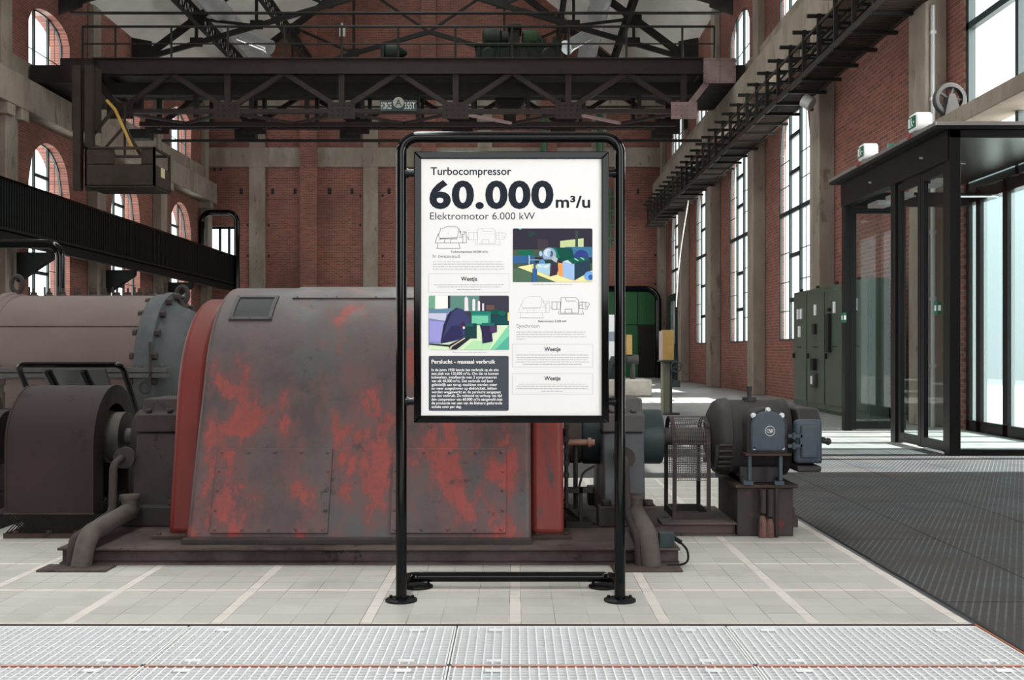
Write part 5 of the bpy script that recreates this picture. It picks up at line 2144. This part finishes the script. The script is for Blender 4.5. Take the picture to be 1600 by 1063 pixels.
fx0, fx1, fz0, fz1 = px_x(646.5), px_x(951.5), px_z(661), px_z(236.5)
for zz in (EYE + (HY - 271) * ss, EYE + (HY - 627.5) * ss):
    for a, b_ in ((TXL, fx0 + .02), (TXR, fx1 - .02)):
        m = MB()
        m.cyl((a, SY, zz), (b_, SY, zz), .017, 16)
        m.lathe((a + (.02 if a < 0 else -.02), SY, zz), (1 if a < 0 else -1, 0, 0), [(0, .021), (.014, .021)], 16)
        m.build('connector', m_black, sg_)
fb = .033


def mitre(pts):
    """one side of the poster frame: outer and inner corners in (x, z)"""
    m_ = MB()
    (a, b_, c_, d_) = pts
    m_.prism([a, b_, c_, d_], 'xz', PY, PY + .045)
    m_.build('poster_frame', m_black, sg_, bevel=.004)


O = [(fx0, fz0), (fx1, fz0), (fx1, fz1), (fx0, fz1)]
I = [(fx0 + fb, fz0 + fb), (fx1 - fb, fz0 + fb), (fx1 - fb, fz1 - fb), (fx0 + fb, fz1 - fb)]
for k in range(4):
    l = (k + 1) % 4
    mitre([O[k], O[l], I[l], I[k]])
m = MB()
m.box(fx0 + .01, fx1 - .01, PY + .036, PY + .044, fz0 + .01, fz1 - .01)
m.build('back_board', m_black_matt, sg_, smooth=0)
PP = PY + .012                     # poster surface
m = MB()
m.box(fx0 + .012, fx1 - .012, PP, PP + .004, fz0 + .012, fz1 - .012)
poster = m.build('poster', m_paper, sg_, smooth=0)
poster['label'] = 'white printed poster in the black frame'

_txt = []


def text(body, x0, x1, base, mat, off=0.0, name='lettering', y=None, parent=None, h=None, sp=1.0):
    """flat lettering between two pixel columns, standing on a pixel baseline"""
    cu = bpy.data.curves.new(name, 'FONT')
    cu.body = body
    cu.size = 1.0
    cu.space_character = sp
    cu.offset = off
    cu.resolution_u = 4
    o = bpy.data.objects.new(name, cu)
    COL.objects.link(o)
    _txt.append((o, x0, x1, base, mat, name, y, parent, h))


def flush_text():
    dg_ = bpy.context.evaluated_depsgraph_get()
    dg_.update()
    hm = bpy.data.meshes.new_from_object(_txt[0][0].evaluated_get(dg_))
    caph = max(v_.co.y for v_ in hm.vertices)
    bpy.data.meshes.remove(hm)
    for o, x0, x1, base, mat, name, y, parent, h in _txt:
        me = bpy.data.meshes.new_from_object(o.evaluated_get(dg_))
        xs_ = [v_.co.x for v_ in me.vertices]
        a, b_ = min(xs_), max(xs_)
        if parent is None:
            X0, X1, Zb, yy, par = px_x(x0), px_x(x1), px_z(base), (PP - .0006 if y is None else y), poster
        else:
            X0, X1, Zb, yy, par = x0, x1, base, y, parent
        k = (X1 - X0) / (b_ - a)
        kz = k if h is None else (h * sp_ if parent is None else h) / caph
        for v_ in me.vertices:
            v_.co = (X0 + (v_.co.x - a) * k, yy, Zb + v_.co.y * kz)
        me.materials.clear()
        me.materials.append(mat)
        n = bpy.data.objects.new(name, me)
        COL.objects.link(n)
        put(n, par)
        cu = o.data
        bpy.data.objects.remove(o)
        bpy.data.curves.remove(cu)
    _txt.clear()


text('Turbocompressor', 672.5, 799, 272.7, m_ink, .014, h=12)
text('60.000', 670.5, 865, 323.8, m_ink, .036, h=40.5, sp=1.05)
text('m\u00b3/u', 868.5, 922.5, 323.8, m_ink, .022, h=18)
text('Elektromotor 6.000 kW', 671.5, 836, 342.6, m_ink_grey, 0, h=11.3)
text('Turbocompressor 60.000 m\u00b3/u', 704, 762, 394.8, m_ink_grey, .01, h=3.4)
text('In tweevoud', 676, 718, 402.8, m_ink_pale, h=5.6)
text('Weetje', 720, 745.5, 438.6, m_ink, .02, h=6.3)
text('Weetje', 850.5, 876, 548.8, m_ink, .02, h=6.3)
text('Weetje', 850.5, 876, 594.5, m_ink, .02, h=6.3)
text('Elektromotor 6.000 kW', 841, 885.5, 503.7, m_ink_grey, .01, h=3.4)
text('Synchroon', 807, 843, 512, m_ink_pale, h=5.6)
text('Perslucht - massaal verbruik', 674, 774, 568.4, m_ink_white, .018, y=PP - .0012, h=6.2)
dl = [('In de jaren 1950 kende het verbruik op de site', 779), ('een piek van 120.000 m\u00b3/u. Om dat te kunnen', 779), ('bolwerken, installeerde men 2 compressoren', 776),
      ('van elk 60.000 m\u00b3/u. Dat verbruik viel later', 771), ('geleidelijk aan terug: machines werden meer', 777), ('en meer aangedreven op elektriciteit, lekken', 776),
      ('werden weggewerkt en de perslucht aangepast', 782.5), ('aan het verbruik. Zo volstond na verloop van tijd', 784), ('\u00e9\u00e9n compressor van 60.000 m\u00b3/u aangevuld met', 785),
      ('de productie van een van de kleinere gedurende', 784.5), ('enkele uren per dag.', 721)]
for i, (s_, x1) in enumerate(dl):
    text(s_, 674, x1, 580.2 + i * 5.77, m_ink_white, .018, y=PP - .0012, h=4.1)
text('FORCE', plate_x0 + .03, cx(613), 7.755, plain('plate_letter', (.40, .40, .36, 1), .6), .01, 'crane_lettering', CY - .183, crane, .18)
text('355T', cx(633), plate_x1 - .04, 7.755, bpy.data.materials['plate_letter'], .01, 'crane_lettering', CY - .183, crane, .18)
text('A', cx(624) - .085, cx(624) + .085, 7.83, m_teal_iron, .01, 'crane_lettering', CY - .223, crane, .18)
flush_text()


def rounded(x0, y0, x1, y1, r=2.5, n=5):
    pts = []
    for cx_, cy_, a0 in ((x1 - r, y0 + r, -90), (x1 - r, y1 - r, 0), (x0 + r, y1 - r, 90), (x0 + r, y0 + r, 180)):
        for i in range(n + 1):
            a = math.radians(a0 + 90 * i / n)
            pts.append((cx_ + r * math.cos(a), cy_ + r * math.sin(a)))
    return pts


def flat(mbx, pts, d, mi=0):
    n = len(pts)
    mbx.add([(px_x(x), PP - d, px_z(y)) for x, y in pts], [tuple(range(n))], mi)


def stroke(mbx, pts, wpx, d=.0006, mi=0):
    for (xa, ya), (xb, yb_) in zip(pts, pts[1:]):
        l = math.hypot(xb - xa, yb_ - ya)
        if l < 1e-6:
            continue
        nx, ny = -(yb_ - ya) / l * wpx / 2, (xb - xa) / l * wpx / 2
        flat(mbx, [(xa + nx, ya + ny), (xb + nx, yb_ + ny), (xb - nx, yb_ - ny), (xa - nx, ya - ny)], d, mi)


# dark text panel
m = MB()
flat(m, rounded(669.5, 556.3, 794.8, 642.5), .0006)
m.build('dark_panel', m_panel_ink, poster, smooth=0)
# thin boxes round the facts
m = MB()
for x0, y0, x1, y1 in ((669.5, 427.5, 795.3, 457), (800.3, 538, 926.5, 574), (800.3, 584, 926.5, 616.3)):
    stroke(m, [(x0, y0), (x1, y0), (x1, y1), (x0, y1), (x0, y0)], .45)
m.build('fact_box', m_ink_faint, poster, smooth=0)
# lines of small print too small to read
m = MB()
rows_ = []
for i in range(4):
    rows_.append((676, 785 + (i * 37) % 4, 409 + i * 3.7))
for i, (a, b_) in enumerate(((678, 787), (683, 783), (714, 751))):
    rows_.append((a, b_, 444.5 + i * 3.9))
rows_.append((707, 760, 550.7)); rows_.append((832, 894, 444.6))
for i, (a, b_) in enumerate(((807, 915), (807, 914), (807, 916), (807, 820))):
    rows_.append((a, b_, 519 + i * 3.7))
for i, (a, b_) in enumerate(((806.5, 920), (806.5, 920), (808, 918), (806.5, 920), (817, 909))):
    rows_.append((a, b_, 555 + i * 3.65))
for i, (a, b_) in enumerate(((810, 916), (807, 920), (806, 920), (846, 880))):
    rows_.append((a, b_, 600.6 + i * 3.65))
rnd = random.Random(4)
for bi, (a, b_, y) in enumerate(rows_):
    x = a
    while x < b_:
        w_ = min(b_ - x, rnd.uniform(1.5, 7))
        flat(m, [(x, y - .55), (x + w_, y - .55), (x + w_, y + .55), (x, y + .55)], .0006)
        x += w_ + .9
    if bi + 1 == len(rows_) or rows_[bi + 1][2] - y > 4.2 or rows_[bi + 1][2] < y:
        m.build('small_print', m_ink_faint, poster, smooth=0)
        m = MB()

# the two line drawings of the machine set
K = .1035
comp = [[(465, 160), (530, 150), (545, 138), (710, 138), (740, 170), (720, 300), (455, 312), (430, 262), (460, 200), (465, 160)],
        [(380, 380), (430, 240)], [(380, 380), (800, 380)], [(415, 385), (415, 462), (760, 462), (740, 385)], [(395, 462), (770, 462)],
        [(530, 325), (520, 380)], [(625, 320), (615, 380)], [(440, 340), (470, 318)], [(455, 318), (720, 318)],
        [(740, 215), (855, 215), (855, 380), (800, 380), (800, 300), (745, 300)], [(765, 200), (770, 250), (830, 250), (835, 200)], [(755, 275), (800, 275)],
        [(800, 250), (800, 355)], [(870, 280), (890, 335)], [(572, 238), (584, 238)], [(745, 170), (770, 230)]]
motr = [[(890, 220), (1020, 220), (1020, 332), (890, 332), (890, 220)], [(965, 220), (965, 332)], [(1030, 155), (1250, 155), (1290, 190), (1290, 390), (1020, 390), (1030, 155)],
        [(985, 405), (1370, 405)], [(985, 390), (1000, 360)], [(1350, 345), (1370, 405)], [(1090, 330), (1195, 330), (1195, 390)], [(1090, 330), (1090, 390)], [(1090, 155), (1110, 205), (1250, 205)],
        [(1300, 235), (1350, 220), (1440, 232), (1460, 250), (1440, 290), (1425, 330), (1310, 322), (1300, 235)], [(1350, 220), (1350, 320)], [(1400, 230), (1400, 300), (1440, 290)], [(1310, 270), (1350, 270)]]
for nm, dx, dy, ca, cb_ in (('machine_drawing', 0, 0, m_ink_grey, m_ink_faint), ('machine_drawing', 130.3, 109, m_ink_faint, m_ink_grey)):
    m = MB()
    for grp, mi in ((comp, 0), (motr, 1)):
        for pl_ in grp:
            dark = (mi == 0) == (dx == 0)
            stroke(m, [(640 + x * K + dx, 340 + y * K + dy) for x, y in pl_], .62 if dark else .45, mi=mi)
    for q in range(9):
        x = 470 + q * 29
        stroke(m, [(640 + x * K + dx, 340 + 305 * K + dy), (640 + (x + 8) * K + dx, 340 + 318 * K + dy)], .5, mi=0)
    m.build(nm, [ca, cb_], poster, smooth=0)


def picture(name, box, ox, oy, k, shapes):
    m = MB()
    mats, idx = [], {}
    bgc, shapes = shapes[0], shapes[1:]
    mats.append(ink(*bgc)); idx[bgc] = 0
    flat(m, rounded(*box), .0006)
    x0, y0, x1, y1 = box
    for i, (c_, pts) in enumerate(shapes):
        if c_ not in idx:
            idx[c_] = len(mats)
            mats.append(ink(*c_))
        q = [(min(max(ox + x * k, x0 + .15), x1 - .15), min(max(oy + y * k, y0 + .15), y1 - .15)) for x, y in pts]
        flat(m, q, .0008 + .00012 * i, idx[c_])
    return m.build(name, mats, poster, smooth=0)


def ell(cx_, cy_, rx, ry, n=18, a0=0, a1=360):
    return [(cx_ + rx * math.cos(math.radians(a0 + (a1 - a0) * i / n)), cy_ + ry * math.sin(math.radians(a0 + (a1 - a0) * i / n))) for i in range(n if a1 - a0 == 360 else n + 1)]


# upper photograph: green and blue machines in a dark hall
R = lambda x0, y0, x1, y1: [(x0, y0), (x1, y0), (x1, y1), (x0, y1)]
picture('machine_photograph', (801.2, 356.7, 926, 440.7), 790, 340, .1035, [
    (48, 44, 58)] + [
    ((62, 56, 66), R(480, 320, 640, 500)),
    ((40, 62, 62), [(330, 200), (450, 210), (440, 260), (350, 300)]),
    ((186, 200, 150), [(825, 350), (1180, 310), (1180, 450), (825, 450)]),
    ((52, 72, 66), R(1055, 190, 1095, 460)),
    ((70, 84, 66), R(105, 480, 640, 600)),
    ((64, 84, 70), R(105, 690, 1312, 975)),
    ((226, 220, 160), [(180, 745), (420, 700), (900, 850), (1312, 800), (1312, 975), (760, 975)]),
    ((78, 104, 84), [(105, 770), (260, 780), (760, 975), (105, 975)]),
    ((60, 110, 146), R(900, 440, 1312, 600)),
    ((16, 100, 78), [(180, 490), (400, 490), (430, 570), (215, 580)]),
    ((52, 92, 140), R(105, 570, 440, 690)),
    ((16, 74, 66), [(660, 450), (1000, 455), (1050, 620), (860, 660), (740, 600)]),
    ((18, 112, 88), [(650, 450), (760, 450), (820, 600), (740, 620)]),
    ((50, 62, 128), ell(1145, 590, 110, 105)),
    ((140, 160, 190), ell(660, 560, 105, 110)),
    ((196, 208, 214), ell(640, 530, 60, 60)),
    ((70, 84, 104), ell(690, 545, 28, 45)),
    ((150, 186, 220), ell(655, 540, 26, 46)),
    ((150, 186, 220), ell(530, 545, 26, 40)),
    ((36, 62, 60), R(560, 630, 800, 720)),
    ((176, 180, 190), [(720, 560), (790, 620), (770, 680), (700, 640)]),
    ((92, 140, 190), ell(548, 680, 48, 52)),
    ((160, 196, 216), [(470, 700), (680, 690), (660, 880), (480, 800)]),
    ((206, 216, 210), [(480, 690), (560, 740), (660, 700), (640, 760), (490, 740)]),
    ((60, 44, 60), [(680, 700), (790, 730), (780, 860), (665, 890)]),
    ((226, 150, 84), [(790, 680), (870, 690), (870, 890), (800, 870)]),
    ((150, 180, 220), [(860, 660), (1040, 700), (1040, 950), (870, 890)]),
    ((38, 60, 76), [(1040, 700), (1280, 610), (1280, 810), (1040, 950)]),
    ((14, 90, 72), [(870, 640), (1180, 590), (1270, 640), (1000, 700)]),
    ((190, 206, 214), [(870, 660), (940, 640), (1000, 690), (990, 700)]),
    ((150, 190, 190), [(1030, 620), (1060, 615), (1110, 650), (1090, 655)]),
    ((150, 190, 190), [(1120, 605), (1150, 600), (1195, 630), (1180, 640)]),
    ((200, 210, 200), R(350, 570, 362, 715)),
    ((140, 180, 190), R(350, 632, 510, 645)),
    ((44, 92, 150), R(408, 770, 475, 970)),
    ((50, 84, 116), R(425, 680, 455, 775)),
    ((110, 160, 220), ell(1265, 880, 75, 70)),
    ((50, 90, 150), ell(1290, 900, 40, 40)),
    ((90, 220, 200), ell(220, 168, 22, 10)),
])
# lower photograph: violet motor, green machines, arched windows
picture('machine_photograph', (669.6, 461.9, 795.2, 546.8), 650, 450, .0988, [
    (58, 56, 70)] + [
    ((108, 160, 132), R(200, 120, 300, 330)),
    ((232, 232, 226), R(300, 120, 500, 330)),
    ((90, 130, 120), R(540, 120, 1000, 370)),
    ((226, 214, 220), [(765, 360), (765, 160), (790, 130), (820, 160), (830, 360)]),
    ((226, 214, 220), [(890, 360), (890, 190), (910, 165), (935, 190), (935, 360)]),
    ((226, 214, 220), [(975, 360), (975, 220), (992, 195), (1012, 220), (1012, 360)]),
    ((214, 204, 214), R(1045, 245, 1075, 360)),
    ((100, 74, 74), R(1110, 270, 1240, 350)),
    ((206, 224, 190), R(200, 590, 1470, 980)),
    ((120, 200, 160), [(1470, 580), (1470, 980), (1170, 980)]),
    ((80, 170, 150), [(1470, 760), (1470, 980), (1250, 980)]),
    ((172, 216, 170), [(740, 980), (900, 830), (1210, 860), (1165, 980)]),
    ((46, 130, 116), R(875, 400, 1180, 590)),
    ((110, 190, 160), R(880, 440, 1140, 570)),
    ((24, 120, 104), R(870, 370, 1190, 410)),
    ((14, 80, 70), ell(1250, 380, 70, 42)),
    ((18, 96, 84), ell(1360, 400, 60, 40)),
    ((20, 70, 76), R(1190, 440, 1450, 580)),
    ((120, 130, 176), [(200, 340), (560, 320), (480, 480), (380, 885), (200, 880)]),
    ((94, 130, 150), [(200, 350), (540, 330), (500, 400), (200, 410)]),
    ((190, 190, 214), [(200, 400), (480, 400), (460, 520), (200, 480)]),
    ((150, 146, 206), [(210, 520), (440, 540), (375, 860), (210, 850)]),
    ((40, 40, 62), [(430, 600), (500, 420), (640, 310), (660, 320), (560, 400), (480, 590), (400, 880), (385, 885)]),
    ((58, 62, 104), [(480, 590), (560, 400), (660, 315), (740, 340), (830, 450), (870, 560), (760, 800), (560, 850), (395, 880)]),
    ((46, 44, 84), [(420, 800), (560, 600), (700, 600), (740, 780), (560, 850), (400, 880)]),
    ((30, 60, 66), R(770, 560, 960, 800)),
    ((24, 92, 88), R(770, 560, 900, 610)),
    ((70, 40, 70), ell(745, 600, 40, 60)),
    ((230, 226, 226), ell(755, 630, 18, 20)),
    ((48, 40, 74), [(1010, 590), (1280, 570), (1280, 700), (1200, 720), (1215, 850), (1050, 880), (1040, 700)]),
    ((80, 56, 96), R(1170, 600, 1260, 700)),
    ((34, 100, 100), R(1040, 555, 1240, 600)),
    ((40, 40, 52), [(200, 880), (520, 900), (740, 790), (860, 800), (640, 975), (540, 975), (520, 930), (200, 900)]),
    ((206, 190, 170), [(525, 980), (540, 930), (760, 790), (780, 800), (570, 930), (550, 980)]),
    ((240, 226, 120), R(1450, 390, 1470, 520)),
])
